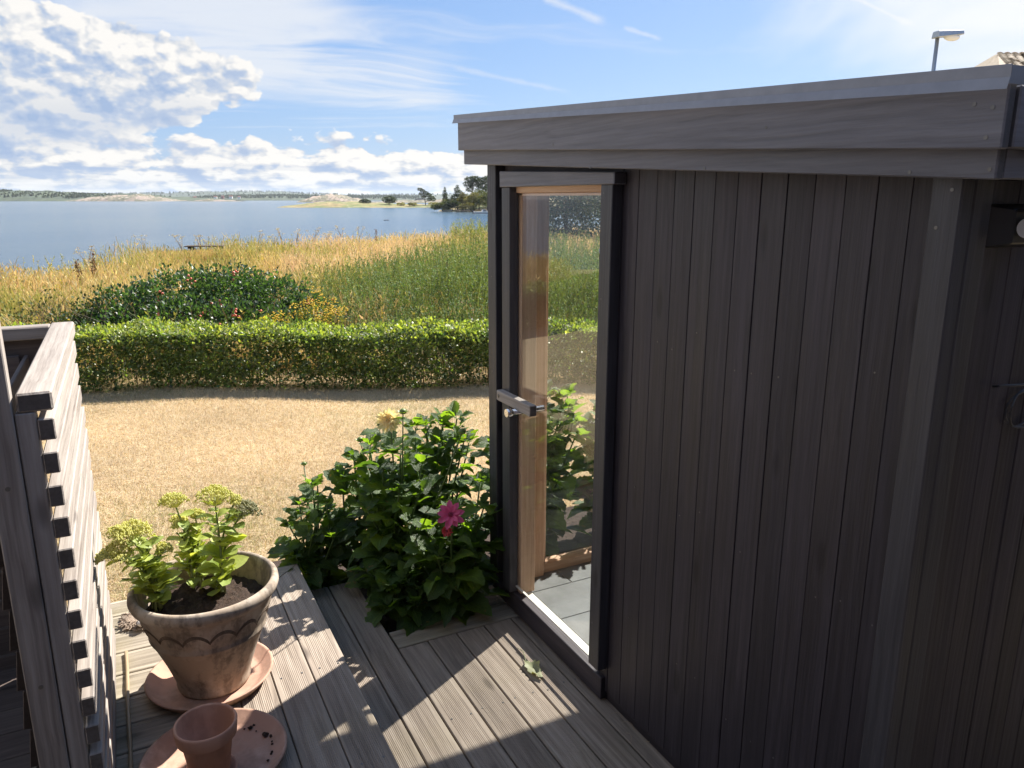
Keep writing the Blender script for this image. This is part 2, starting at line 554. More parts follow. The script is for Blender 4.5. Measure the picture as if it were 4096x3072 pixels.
M['tile'] = plain('slate_tile', (0.16, 0.17, 0.175), 0.42, 0, 0.25, 9)
M['grout'] = plain('grout', (0.45, 0.45, 0.43), 0.9, 0, 0.1)
M['screw'] = plain('screw_head', (0.16, 0.155, 0.15), 0.4, 0.8, 0.1)
M['white_glass'] = plain('opal_glass', (0.75, 0.74, 0.72), 0.25, 0, 0.03)
M['wire'] = plain('grey_cable', (0.07, 0.07, 0.075), 0.35, 0, 0.1)
M['bamboo'] = wood('bamboo', 'x', (0.20, 0.145, 0.085), (0.31, 0.235, 0.145), (0.42, 0.33, 0.21), rough=0.5, knots=False, bumpk=0.2)


def terracotta(name, colr, grime, gs=9.0, amt=0.8, bloom=(0.5, 0.44, 0.38)):
    m, t, out = new_mat(name)
    co, rnd = objco(t)
    n1 = t.noise(co, gs, 6.0, 0.62)
    n2 = t.noise(co, gs * 6, 4.0, 0.6)
    n3 = t.noise(t.vm('MULTIPLY', co, (1, 1, 0.35)), gs * 1.6, 5.0, 0.65)
    c = t.mix(t.ss(n1, 0.45, 0.7), colr, bloom)
    c = t.mix(t.m('MULTIPLY', t.ss(t.m('ADD', n3, t.m('MULTIPLY', n2, 0.25)), 0.56, 0.78), amt), c, grime)
    c = t.mix(t.m('MULTIPLY', t.ss(n2, 0.6, 0.75), 0.25), c, tuple(x * 0.6 for x in colr))
    principled(t, out, Base_Color=c, Roughness=0.85, Normal=t.bump(t.m('ADD', n2, n1), 0.25, 0.003))
    return m


M['terra_old'] = terracotta('weathered_terracotta', (0.335, 0.265, 0.20), (0.125, 0.098, 0.075), 9.0, 0.85, (0.43, 0.37, 0.305))
M['terra'] = terracotta('terracotta', (0.56, 0.30, 0.20), (0.28, 0.13, 0.08), 6.0, 0.4, (0.60, 0.37, 0.27))
M['terra_dish'] = terracotta('terracotta_dish', (0.46, 0.275, 0.20), (0.26, 0.155, 0.11), 5.0, 0.55, (0.52, 0.355, 0.275))
M['carved'] = plain('carved_line', (0.12, 0.085, 0.06), 0.9, 0, 0.3)


def soil(name):
    m, t, out = new_mat(name)
    co, rnd = objco(t)
    n = t.noise(co, 60, 8.0, 0.75)
    n2 = t.noise(co, 14, 4.0, 0.6)
    c = t.ramp(n, [(0.3, (0.018, 0.010, 0.006)), (0.55, (0.050, 0.028, 0.018)), (0.75, (0.11, 0.07, 0.048))])
    principled(t, out, Base_Color=c, Roughness=0.95, Normal=t.bump(t.m('ADD', n, n2), 0.9, 0.02))
    return m


M['soil'] = soil('potting_soil')


def glass(name, tint=(0.985, 0.99, 0.985), dusty=0.02, base=0.035):
    """flat pane: clear, mirror-like towards grazing angles, lets sunlight through"""
    m, t, out = new_mat(name)
    lw = t.n('ShaderNodeLayerWeight', None, Blend=0.5).outputs['Facing']
    fr = t.m('ADD', base, t.m('MULTIPLY', t.m('POWER', lw, 5.0), 1 - base), clamp=True)
    tr = t.n('ShaderNodeBsdfTransparent', None, Color=tint)
    gl = t.n('ShaderNodeBsdfGlossy', None, Color=(1, 1, 1), Roughness=0.0)
    df = t.n('ShaderNodeBsdfDiffuse', None, Color=(0.6, 0.6, 0.58))
    n = t.noise(t.n('ShaderNodeTexCoord').outputs['Object'], 90.0, 4.0, 0.7)
    dm = t.n('ShaderNodeMixShader', None, i0=t.lin(n, 0.5, 0.8, dusty * 0.3, dusty * 3), i1=tr.outputs[0], i2=df.outputs[0])
    mx = t.n('ShaderNodeMixShader', None, i0=fr, i1=dm.outputs[0], i2=gl.outputs[0])
    t.t.links.new(mx.outputs[0], out.inputs[0])
    return m


M['glass'] = glass('door_glass', dusty=0.012)
M['glass2'] = glass('window_glass', dusty=0.004)


# ------------------------------------------------------------------ deck
def ribbed_board(name, a0, a1, b0, b1, ztop, mat, parent, along='x', thick=0.028, cut0=0.0, cut1=0.0, margin=0.02):
    """decking plank from a0 to a1 along its length, b0..b1 across; cut0/cut1 shift the b1 end corner (mitre)"""
    wdt = b1 - b0
    prof = [(0.0, -thick), (0.0, -0.003), (0.003, 0.0), (margin, 0.0)]
    nrib = int((wdt - 2 * margin) / 0.0066)
    for i in range(nrib):
        s = margin + (wdt - 2 * margin) * (i + 0.25) / nrib
        e = margin + (wdt - 2 * margin) * (i + 0.75) / nrib
        prof += [(s, -0.0016), (e, 0.0)]
    prof += [(wdt - 0.003, 0.0), (wdt, -0.003), (wdt, -thick)]
    ca_, cb_ = (a0 + a1) / 2, (b0 + b1) / 2
    V, n = [], len(prof)
    for end, (a, cut) in enumerate(((a0, cut0), (a1, cut1))):
        for b, z in prof:
            aa = a + cut * (b / wdt) - ca_
            bb = b0 + b - cb_
            V.append((aa, bb, z) if along == 'x' else (bb, aa, z))
    Fc = [(i, (i + 1) % n, n + (i + 1) % n, n + i) for i in range(n)]
    Fc += [tuple(range(n))[::-1], tuple(range(n, 2 * n))]
    me = mesh_py(name, V, Fc)
    bm = bmesh.new(); bm.from_mesh(me)
    bmesh.ops.recalc_face_normals(bm, faces=bm.faces)
    bm.to_mesh(me); bm.free()
    c = (ca_, cb_, ztop) if along == 'x' else (cb_, ca_, ztop)
    return link(name, me, mat, parent, c)


deck = tag(thing('deck', (0.8, -0.5, -0.05), 'weathered ribbed timber deck beside the black hut', 'deck'), kind='structure')
edges = [0.005, -0.140, -0.2845, -0.4285, -0.573, -0.717, -0.862, -1.006]
for i in range(7):
    y1, y0 = edges[i] - 0.0035, edges[i + 1] + 0.0035
    x0 = -0.578 if i < 5 else -1.30
    ribbed_board('deck_board', x0 + random.uniform(-.002, .002), 3.6, y0, y1, 0.0, M['deck_x'], deck)
ribbed_board('edging_plank', -0.7135, -0.05, -0.728, -0.584, 0.002, M['deck_y'], deck, along='y')
box('joist', -1.28, -0.73, -0.76, -0.722, -0.16, -0.03, M['dark_x'], deck)
box('joist', -0.76, -0.73, -0.72, 0.0, -0.16, -0.03, M['dark_y'], deck)
SCREWS = []


def screw(parent, p, axis='z', r=0.0038):
    d = {'z': Vector((0, 0, 1)), 'y': Vector((0, -1, 0)), 'x': Vector((1, 0, 0))}[axis]
    p = Vector(p)
    return cyl('screw', p - d * 0.002, p + d * 0.0012, r, M['screw'], parent, 10)


for i in range(7):
    for xx in (-0.02, 0.62):
        if i < 5 or xx > 0:
            for s in (0.03, 0.115):
                screw(deck, (xx + random.uniform(-.01, .01), edges[i] - s + random.uniform(-.006, .006), 0.0))

UZ = 0.165
up = tag(thing('raised_deck', (0.5, -1.4, 0.0), 'raised step of weathered ribbed planks carrying the flower pots', 'deck'), kind='structure')
ribbed_board('deck_board', -1.162, 3.4, -1.1535, -1.0115, UZ, M['deck_x'], up, cut0=-0.143)
ribbed_board('deck_board', -1.158, 3.4, -1.2995, -1.1575, UZ, M['deck_x'], up)
ribbed_board('deck_board', -1.158, 3.4, -1.432, -1.3035, UZ, M['deck_x'], up)
ribbed_board('border_board', -2.1, -1.159, -1.305, -1.163, UZ, M['deck_y'], up, along='y', cut1=0.0)
V = [(-1.305, -1.1585), (-1.166, -1.1585), (-1.3045, -1.0155)]
me = mesh_py('mitred_corner', [(x + 1.26, y + 1.1, z) for z in (-0.028, 0.0) for x, y in V], [(2, 1, 0), (3, 4, 5), (0, 1, 4, 3), (1, 2, 5, 4), (2, 0, 3, 5)])
link('mitred_corner', me, M['deck_y'], up, (-1.26, -1.1, UZ))
seams = [-1.16, -1.003, -0.832, -0.663, -0.498, -0.326, -0.166]
while seams[-1] < 2.6: seams.append(seams[-1] + 0.165)
for a, b in zip(seams[:-1], seams[1:]):
    ribbed_board('cross_board', -2.1, -1.436, a + 0.004, b - 0.004, UZ, M['deck_y'], up, along='y')
    screw(up, ((a + b) / 2 + 0.04, -1.50, UZ))
box('riser_board', -1.295, 3.4, -1.045, -1.02, 0.002, UZ - 0.030, M['deck_x'], up)
box('riser_board', -1.29, -1.265, -2.1, -1.05, -0.35, UZ - 0.030, M['deck_y'], up)
for xx in (-0.35, 0.25, 0.9):
    for yy in (-1.045, -1.12, -1.19, -1.27): screw(up, (xx, yy, UZ))

# ------------------------------------------------------------------ hut
hut = thing('garden_hut', (0.3, 1.5, 0.0), 'black stained timber hut with narrow glazed door and low sloping roof', 'hut')
T, BY, GY = -0.13, -0.085, -0.092          # trim face, cladding face, door glass
k6, k7, kb, kr = crop(1850, 600, 1.5077), crop(1850, 1600, 1.443), crop(2300, 600, 1.185), crop(3400, 900, .764)
D = lambda x, y: (x / 2.16016, y / 2.16016)
ax = lambda q, y: at(q, y=y).x
cornL, cornR = ax(k6(148, 98), T), ax(k6(197, 98), T)
jamL, jamR = ax(k6(235, 225), T), ax(k6(283, 225), T)
headL, headR = ax(k6(225, 180), T - .004), ax(k6(917, 180), T - .004)
postL, postR = ax(k6(834, 215), T), ax(k6(905, 210), T)
frL, glL = ax(k6(308, 240), GY), ax(k6(343, 275), GY)
hz = at(k6(600, 218), y=T).z
glass_bottom = at(k7(528, 1275), y=GY).z
rcA = at(kr(235, 0), y=T).x
rcB = at(kr(330, 0), y=T).x
side_y = at(kr(425, 0), x=rcB).y
FLOOR = 0.09
EX0, EX1 = cornL + 0.005, cornL + 0.06      # end wall (outer, inner) with the big window
RZ = lambda x, z0, z1: z0 + (z1 - z0) * (x + 1.1) / 2.6

# plinth, floor, tiles
box('plinth', EX0 + .02, rcB - .03, -0.045, 3.2, -0.25, 0.05, M['black_x'], hut)
box('sill_beam', cornL + .01, postL + .06, -0.105, -0.05, 0.012, 0.112, M['black_x'], hut)
box('base_ledge', postR - .02, rcB, -0.075, -0.03, 0.004, 0.055, M['black_x'], hut)
fl = box('floor_slab', EX1 - .03, 1.2, -0.02, 3.1, 0.052, FLOOR - 0.004, M['grout'], hut)
gx = [-0.612 - 0.278, -0.612, -0.334, -0.056, 0.222, 0.5]
for i in range(5):
    ya = 0.012 if i % 2 else 0.228 - 0.556
    ys = [0.228 + 0.278 * (i % 2) + 0.556 * k for k in range(-2, 6)]
    for y0, y1 in zip(ys[:-1], ys[1:]):
        y0c, y1c = max(y0, -0.005), min(y1, 3.08)
        if y1c - y0c < 0.03: continue
        xa = max(gx[i], EX1 + .004)
        box('floor_tile', xa + .0025, gx[i + 1] - .0025, y0c + .0025, y1c - .0025, FLOOR - .008, FLOOR, M['tile'], fl, bev=0.0012)
box('threshold', frL + .035, postL + .05, -0.062, -0.018, 0.06, 0.108, M['white_sill'], hut, bev=0.004)

# left corner and door surround
box('corner_board', cornL, cornR, T, T + 0.045, 0.06, 2.155, M['mid_z'], hut)
box('corner_board', cornL - .001, cornL + 0.022, T + 0.0465, 0.05, 0.06, 2.15, M['black_z'], hut)
box('wall_return', EX0 + .022, frL - .012, BY + .003, -0.03, 0.05, 2.15, M['black_z'], hut)
box('door_trim', jamL, jamR, T, BY, 0.12, hz + .002, M['mid_z'], hut)
post_bottom = at(D(1297, 1457), y=T).z
box('door_trim', postL, postR, T, BY - .002, post_bottom, hz + .002, M['mid_z'], hut)
z0, z1 = at(k6(225, 225), y=T).z, at(k6(225, 128), y=T).z
z2, z3 = at(k6(917, 207), y=T).z, at(k6(917, 132), y=T).z
hexa('head_trim', [(headL, T - .006, z0), (headR, T - .006, z2), (headR, BY, z2), (headL, BY, z0),
                   (headL, T - .006, z1), (headR, T - .006, z3), (headR, BY, z3), (headL, BY, z1)], M['char_x'], hut)
box('frieze_board', EX0 + .024, postL + .004, BY + .0035, BY + .02, hz + .021, 2.19, M['black_x'], hut)
# pine frame
box('door_frame', frL - .004, frL + .022, BY - .012, 0.0, 0.112, hz + .004, M['pine_z'], hut, bev=.002)
box('door_frame', frL + .0225, glL + .004, BY + .004, -0.004, 0.112, hz - .02, M['pine_z'], hut, bev=.002)
box('door_frame', frL + .0225, postR - .01, BY - .012, 0.0, hz - .022, hz + .02, M['pine_x'], hut, bev=.002)
box('door_frame', frL + .0225, postR - .01, BY + .004, -0.004, hz - .034, hz - .0225, M['pine_x'], hut, bev=.002)
box('door_frame', postR - .03, postR + .02, BY + .024, 0.0, 0.112, hz + .02, M['pine_z'], hut, bev=.002)
box('inner_post', EX1 - .004, -0.70, -0.028, 0.048, FLOOR, 2.12, M['pine_z'], hut, bev=.003)
box('inner_post', EX1 - .006, -0.738, 0.0485, 0.134, FLOOR, 2.12, M['pine_z'], hut, bev=.003)
door = box('door_pane', frL + .012, postR - .012, GY - .004, GY + .004, glass_bottom, hz - .024, M['glass'], hut, bev=.001)
box('bottom_seal', frL + .014, postR - .014, GY - .0055, GY + .0055, glass_bottom - .007, glass_bottom - .0003, M['white_sill'], door, bev=.001)
hp = at(k6(405, 1568), y=GY)
hd = cyl('door_handle', (hp.x, GY - .095, hp.z), (hp.x, GY + .07, hp.z), 0.0135, M['chrome'], door, 24)
cyl('handle_knob', (hp.x, GY - .118, hp.z), (hp.x, GY - .092, hp.z), 0.0185, M['chrome'], hd, 28)
cyl('handle_collar', (hp.x, GY - .02, hp.z), (hp.x, GY - .004, hp.z), 0.019, M['chrome'], hd, 24)
lz = at(k6(225, 1475), y=T - .02).z
lb = box('turn_latch', jamL + .012, ax(k6(405, 1530), T - .036), T - .036, T - .0005, lz - .024, lz + .024, M['grey_x'], hut, bev=.003)
cyl('latch_screw', (jamL + .035, T - .040, lz), (jamL + .035, T - .034, lz), 0.008, M['screw'], lb, 12)
hg = at(k7(722, 1245), y=GY - .004)
hb = bmesh.new()
hb = lathe_bm([(0.0, -.03), (.012, -.028), (.017, -.012), (.018, .008), (.012, .026), (0.0, .03)], 16, hb)
link('glass_hinge', bm_mesh('glass_hinge', hb), M['chrome'], door, (postL - .002, GY - .012, hg.z), smooth=True)
hg2 = at(k6(800, 612), y=GY)
hb = lathe_bm([(0.0, -.034), (.014, -.03), (.02, -.012), (.02, .012), (.014, .03), (0.0, .034)], 16)
link('glass_hinge', bm_mesh('glass_hinge', hb), M['chrome'], door, (postL - .004, GY - .012, hg2.z), smooth=True)

# end window (far side), seen through the door
box('window_sill', EX0 + .002, EX1 + .012, 0.136, 2.95, FLOOR - .02, 0.142, M['pine_y'], hut)
box('window_sill', EX0 - .03, EX0 + .0015, 0.06, 2.95, 0.02, 0.098, M['grey_y'], hut)
for yy in (0.137, 1.85, 2.86):
    wv_ = 0.03 if yy < .2 else 0.06
    box('window_post', EX0 + .004, EX1 - .004, yy, yy + wv_, 0.1425, 2.09, M['pine_z'], hut)
box('window_head', EX0 + .004, EX1 + .006, 0.136, 2.95, 2.0905, 2.17, M['pine_y'], hut)
for ya, yb in ((.168, 1.849), (1.911, 2.859)):
    box('window_pane', EX0 + .026, EX0 + .030, ya, yb, 0.143, 2.0895, M['glass2'], hut, bev=0)
box('back_wall', EX0, rcB - .03, 3.05, 3.2, 0.05, 2.1, M['black_x'], hut)
box('inner_wall', 0.62, 0.66, BY + .06, 3.04, 0.053, 2.0, M['pine_y'], hut)
box('inner_wall', postR + .022, 0.615, BY + .03, BY + .055, 0.056, 2.05, M['pine_z'], hut)
box('inner_wall', 0.665, rcB - .04, BY + .03, BY + .055, 0.056, 2.0, M['black_z'], hut)

# cladding boards
sx = [ax(kb(x, 200), BY) for x in (228, 300, 387, 470, 563, 662, 770, 880, 1003, 1135, 1280, 1435, 1600)]
sx = [postL + .006] + sx + [sx[-1] + .094, rcA + .03]
for a, b in zip(sx[:-1], sx[1:]):
    if b - a < .01: continue
    g = 0.0004 + random.random() * 0.0012
    o = box('cladding_board', a + g, b - g, BY + random.uniform(0, .0025), BY + .021, 0.048, RZ((a + b) / 2, 2.17, 2.06), M['black_z'], hut, bev=.0012)
for a, b in zip(sx[2:-2], sx[3:-1]):
    for zc in (0.42, 0.98, 1.55):
        if random.random() < .7:
            screw(hut, ((a + b) / 2 + random.uniform(-.03, .03), BY + .0012, zc + random.uniform(-.05, .05)), 'y', .0024).name = 'nail_head'
box('corner_board', rcA, rcB, T, T + .04, 0.02, 2.06, M['mid_z'], hut)
box('corner_board', rcB - .022, rcB + .0005, T + .0415, side_y, 0.02, 2.06, M['mid_z'], hut)
sy = [side_y + .004] + [at(kr(q[0], q[1]), x=rcB - .02).y for q in ((250, 1659), (300, 1659), (348, 1659), (400, 1659))]
while sy[-1] < 3.1: sy.append(sy[-1] + .079)
for a, b in zip(sy[:-1], sy[1:]):
    box('cladding_board', rcB - .04, rcB - .0195 + random.uniform(-.002, 0), a + .0015, b - .0015, 0.02, 2.04, M['black_z'], hut, bev=.002)
box('back_panel', rcB - .06, rcB - .041, -.03, 3.04, 0.02, 2.04, M['black_z'], hut)

# fascia boards, flashing, roof
F1, F2, FL = -0.19, -0.165, -0.205
XL1, XR1 = at(D(989, 300), y=F1).x, at(D(2172, 250), y=F1).x
XL2, XR2 = at(D(1002, 342), y=F2).x, at(D(2155, 350), y=F2).x
zz = lambda q, y: at(D(*q), y=y).z


def fascia(name, xl, xr, yf, yb, zl0, zr0, zl1, zr1, mat):
    return hexa(name, [(xl, yf, zl0), (xr, yf, zr0), (xr, yb, zr0), (xl, yb, zl0), (xl, yf, zl1), (xr, yf, zr1), (xr, yb, zr1), (xl, yb, zl1)], mat, hut)


b1l, b1r = zz((989, 325), F1), zz((2160, 322), F1)
t1l, t1r = zz((985, 262), F1), zz((2185, 176), F1)
b2l, b2r = zz((1002, 355), F2), zz((2152, 388), F2)
f1o = fascia('fascia_board', XL1, XR1, F1, F1 + .024, b1l, b1r, t1l, t1r, M['char_x'])
f2o = fascia('fascia_board', XL2, XR2, F2, F2 + .024, b2l, b2r, b1l + .03, b1r + .03, M['char_x'])
tl, tr = zz((983, 248), FL), zz((2200, 135), FL)
jx = at(D(1130, 250), y=FL).x
fr_ = lambda x, l, r: l + (r - l) * (x - XL1) / (XR1 - XL1)
for xa, xb, oy in ((XL1 - .012, jx, 0.0), (jx - .012, XR1 + .01, -.0022)):
    fo = fascia('roof_flashing', xa, xb, FL + oy, FL + oy + .0012, fr_(xa, t1l + .005, t1r + .006), fr_(xb, t1l + .005, t1r + .006), fr_(xa, tl, tr), fr_(xb, tl, tr), M['flash'])
    hexa('drip_edge', [(xa, FL + oy - .008, fr_(xa, t1l - .012, t1r - .014)), (xb, FL + oy - .008, fr_(xb, t1l - .012, t1r - .014)), (xb, FL + oy - .007, fr_(xb, t1l - .012, t1r - .014)), (xa, FL + oy - .007, fr_(xa, t1l - .012, t1r - .014)),
                       (xa, FL + oy - .0012, fr_(xa, t1l + .0055, t1r + .0065)), (xb, FL + oy - .0012, fr_(xb, t1l + .0055, t1r + .0065)), (xb, FL + oy - .0002, fr_(xb, t1l + .0055, t1r + .0065)), (xa, FL + oy - .0002, fr_(xa, t1l + .0055, t1r + .0065))], M['flash'], fo, bev=0)
rf = hexa('roof_deck', [(XL1 + .03, F1 + .026, b2l + .012), (XR1 - .02, F1 + .026, b2r + .012), (XR1 - .02, 3.5, b2r + .012), (XL1 + .03, 3.5, b2l + .012),
                        (XL1 + .03, F1 + .026, tl - .01), (XR1 - .02, F1 + .026, tr - .01), (XR1 - .02, 3.5, tr - .01), (XL1 + .03, 3.5, tl - .01)], M['roof_felt'], hut)
# fascia along the far eave and along the near eave
for xs, xe, b_, t_ in ((XL1 + .002, XL1 + .024, b1l, t1l), (XR1 - .018, XR1 + .006, b1r + .002, t1r - .004)):
    box('fascia_board', xs, xe, F1 + .0265, 3.5, b_, t_, M['char_y'], hut)
    box('roof_flashing', xs - (.008 if xs < 0 else -.022), xs - (.0065 if xs < 0 else -.0235), F1 - .014, 3.5, t_, (tl if xs < 0 else tr) - .001, M['flash'], hut, bev=0)
box('fascia_board', XR1 - .04, XR1 - .019, F2 + .026, 3.5, b2r + .001, b1r + .03, M['char_y'], hut)
for q in ((1195, 312), (1655, 275), (2105, 225)): screw(f1o, at(D(*q), y=F1), 'y', .0042)
for q in ((2145, 232), (2130, 297)): screw(f1o, at(D(*q), y=F1), 'y', .0042)
for q in ((1042, 352), (1275, 362), (1522, 364), (1965, 372), (2138, 366)): screw(f2o, at(D(*q), y=F2), 'y', .004)
for q in ((2057, 410), (2022, 492)): screw(hut, at(D(*q), y=T), 'y', .004)
for zc in (0.35, 0.75, 1.2, 1.65, 2.02):
    screw(hut, (postL + .022, T, zc), 'y', .003)
    screw(hut, ((cornL + cornR) / 2, T, zc), 'y', .003)
# dry straws caught along the wall foot
for i, (xa, ya, ang) in enumerate(((.30, -.10, .5), (.36, -.12, -.6), (.43, -.085, .2), (.62, -.10, 1.0), (.24, -.11, .9))):
    pts = [Vector((math.cos(ang) * s_ * .07, math.sin(ang) * s_ * .035 + .012 * math.sin(s_ * 3.1), .002 + .012 * math.sin(s_ * 3.1))) for s_ in [k_ / 6 for k_ in range(7)]]
    tag(link('dry_straw', bm_mesh('dry_straw', tube_bm(pts, .0008, 4)), M['bamboo'], None, (xa, ya, .001)), 'loose dry straw lying on the deck at the wall foot', 'straw', 'straws at the hut wall foot')
# stub wall lamp and cable on the near side wall
lampx = rcB - .0195
lc = at(D(2195, 490), x=lampx + .05)
wl = thing('wall_lamp', (lampx, lc.y + .055, lc.z - .05), 'black box wall lamp with white tube on the dark side wall', 'lamp')
P = []
yc, zc = lc.y + .040, lc.z
for xo, hw, hh in ((0.001, .085, .047), (0.050, .048, .036)):
    P.append([(lampx + xo, yc - hw, zc - hh), (lampx + xo, yc + hw, zc - hh), (lampx + xo, yc + hw, zc + hh), (lampx + xo, yc - hw, zc + hh)])
hexa('lamp_housing', P[0] + P[1], M['black_paint'], wl, bev=.003)
box('lamp_cap', lampx + .0505, lampx + .090, yc - .048, yc + .048, zc + .030, zc + .037, M['black_paint'], wl, bev=.002)
cyl('lamp_tube', (lampx + .072, yc - .040, zc - .002), (lampx + .072, yc + .040, zc - .002), .0205, M['white_glass'], wl, 24)
hk = at(D(2190, 850), x=lampx + .02)
pts = [at(D(2145, 835), x=lampx + .006), at(D(2165, 833), x=lampx + .03), at(D(2195, 832), x=lampx + .035)]
pts += [pts[-1] + Vector((0, .06, -.004)), pts[-1] + Vector((-.01, .12, -.02))]
cc = at(D(2215, 885), x=lampx + .02)
loop = [Vector((lampx + .012 + .006 * math.sin(a * 1.5), cc.y + .055 * math.cos(a), cc.z + .045 * math.sin(a))) for a in [i * .35 for i in range(36)]]
bm = tube_bm([p - hk for p in pts], .003, 8)
bm = tube_bm([p - hk for p in loop], .0026, 8, bm)
lo = link('cable_coil', bm_mesh('cable_coil', bm), M['wire'], None, hk, smooth=True)
tag(lo, 'loop of thin grey cable hanging on the dark side wall', 'cable')

# ------------------------------------------------------------------ slatted screen on the left
scr = thing('slatted_screen', (-0.3, -1.9, UZ), 'weathered grey slatted timber screen with a flat top rail', 'fence')
SXN, SXF, SYF = 0.262, -0.947, -1.85
for i in range(15):
    zt = 1.468 - i * 0.0885
    box('slat', SXF + random.uniform(-.004, .006), SXN + random.uniform(-.004, .004), SYF - .035, SYF + random.uniform(-.002, .002), zt - .056, zt, M['grey_x'], scr, bev=.003)
box('top_rail', SXF - .045, SXN - .005, SYF - .074, SYF + .004, 1.487, 1.536, M['grey_x'], scr, bev=.005)
box('far_rail', SXF - .045, SXF + .03, -3.6, SYF - .0755, 1.485, 1.533, M['grey_y'], scr, bev=.004)
box('far_rail_board', SXF - .02, SXF + .004, -3.6, SYF - .08, 1.36, 1.484, M['dark_y'], scr)
box('short_post', SXN - .05, SXN - .004, SYF - .081, SYF - .0365, UZ, 1.486, M['grey_z'], scr, bev=.003)
box('tall_post', SXN - .045, SXN + .002, SYF - .152, SYF - .0835, UZ, 2.6, M['grey_z'], scr, bev=.003)
box('far_post', SXF + .005, SXF + .05, SYF - .082, SYF - .037, UZ, 1.486, M['grey_z'], scr, bev=.003)
for i in range(13):
    zt = 1.43 - i * 0.121
    yl = SYF - .155
    P = [(SXF + .03, yl - .028, zt - .118), (SXN - .06, yl - .028, zt - .118), (SXN - .06, yl, zt - .118), (SXF + .03, yl, zt - .118),
         (SXF + .03, yl - .014, zt), (SXN - .06, yl - .014, zt), (SXN - .06, yl, zt), (SXF + .03, yl, zt)]
    hexa('lining_board', P, M['dark_x'], scr, bev=.002)
    box('end_wall_board', SXF + .006, SXF + .028, -3.6, yl - .03, zt - .117, zt - .001, M['dark_y'], scr, bev=.004)
for i in range(9):
    box('floor_board', SXF + .03 + i * .15, SXF + .175 + i * .15, -3.6, yl - .02, UZ - .03, UZ - .002, M['dark_y'], scr, bev=.003)
for zc in (1.30, .74): screw(scr, (SXN + .002, SYF - .118, zc), 'x', .006)

# ------------------------------------------------------------------ added dark walls out of view, keep stray light off the hut
hw = thing('light_blocker', (3.8, -1.0, 0.0), 'added dark timber walls out of view that block stray light', 'house')
for i in range(43):
    box('blocker_board', 3.80, 3.822, -6.4 + i * .2, -6.203 + i * .2, 0.0, 3.3, M['black_z'], hw, bev=.003)
box('blocker_core', 3.825, 4.2, -6.4, 2.35, -.3, 3.3, M['black_z'], hw)
box('eave', 3.45, 4.6, -6.6, 2.3, 3.305, 3.5, M['char_y'], hw)
for i in range(16):  # added side wall, darkens the lower hut cladding
    box('blocker_side_board', .62 + i * .2, .817 + i * .2, -2.722, -2.70, -.1, 3.1, M['black_z'], hw, bev=.003)
box('blocker_side_core', .62, 3.80, -3.4, -2.725, -.3, 3.1, M['black_x'], hw)
box('blocker_side_eave', .4, 3.44, -3.6, -2.45, 3.105, 3.25, M['char_x'], hw)
for i in range(10):  # added wing, shades the ground to cut warm bounce on the hut end
    box('blocker_wing_board', 1.75 + i * .2, 1.947 + i * .2, 3.05, 3.072, 0.0, 2.9, M['black_z'], hw, bev=.003)
box('blocker_wing_core', 1.75, 3.80, 3.075, 7.0, -.3, 2.9, M['black_x'], hw)


# ------------------------------------------------------------------ pots, saucers and small things on the raised deck
k4 = crop(380, 2400, 2.469)


def lathe_obj(name, prof, mat, parent, loc, seg=56, tilt=None):
    o = link(name, bm_mesh(name, lathe_bm(prof, seg)), mat, parent, loc, rot=tilt, smooth=True)
    return o


def saucer_profile(r, h, t=.012):
    return [(0, 0), (r * .80, 0), (r * .86, .004), (r - .006, h - .006), (r, h), (r - t * .5, h + .003), (r - t, h), (r * .86 - t, .016), (r * .80 - t, .011), (0, .010)]


PX, PY = -0.445, -1.505
big_saucer = lathe_obj('plant_saucer', saucer_profile(.235, .045), M['terra_dish'], None, (PX - .01, PY - .012, UZ))
tag(big_saucer, 'wide terracotta saucer under the big scalloped pot', 'saucer')
BZ = UZ + .0105
pot = thing('flower_pot', (PX, PY, BZ), 'large weathered clay pot with engraved scallops and sedum inside', 'pot')
# outer wall, thick rolled rim, inner wall
prof = [(0, 0), (.125, 0), (.132, .006), (.136, .02), (.134, .032), (.145, .07), (.165, .13), (.190, .195), (.205, .229), (.2105, .236), (.2125, .242), (.2095, .249), (.216, .27),
        (.232, .325), (.243, .362), (.252, .374), (.262, .383), (.267, .398), (.265, .414), (.256, .424), (.246, .425), (.239, .418), (.235, .40), (.228, .36), (.215, .31), (.20, .26), (0, .25)]
body = lathe_obj('pot_wall', prof, M['terra_old'], pot, (PX, PY, BZ), 80)


def pot_r(z):
    for (r0, z0_), (r1, z1_) in zip(prof[1:16], prof[2:17]):
        if z0_ <= z <= z1_: return r0 + (r1 - r0) * (z - z0_) / max(z1_ - z0_, 1e-6)
    return .2


NS = 15
for k in range(3):
    pts = []
    for i in range(NS * 14):
        a = 2 * math.pi * i / (NS * 14) + .35
        ph = (i % 14) / 14
        z = .292 + .036 * math.sin(math.pi * ph) ** .75 - k * .0055
        r = pot_r(z) + .0004
        pts.append((r * math.cos(a), r * math.sin(a), z))
    link('engraved_line', bm_mesh('engraved_line', tube_bm(pts, .0014, 6, closed=True)), M['carved'], body, (PX, PY, BZ), smooth=True)
# soil
bm = bmesh.new()
SZ = .335
for i in range(15):
    for j in range(48):
        r = .222 * i / 14
        a = 2 * math.pi * j / 48
        z = SZ + .020 * (1 - i / 14) + random.uniform(-.008, .008) - .012 * (i == 14)
        bm.verts.new((r * math.cos(a), r * math.sin(a), z))
bm.verts.ensure_lookup_table()
for i in range(14):
    for j in range(48):
        a, b = i * 48 + j, i * 48 + (j + 1) % 48
        bm.faces.new((bm.verts[a], bm.verts[b], bm.verts[b + 48], bm.verts[a + 48]))
link('potting_soil', bm_mesh('potting_soil', bm), M['soil'], pot, (PX, PY, BZ), smooth=True)

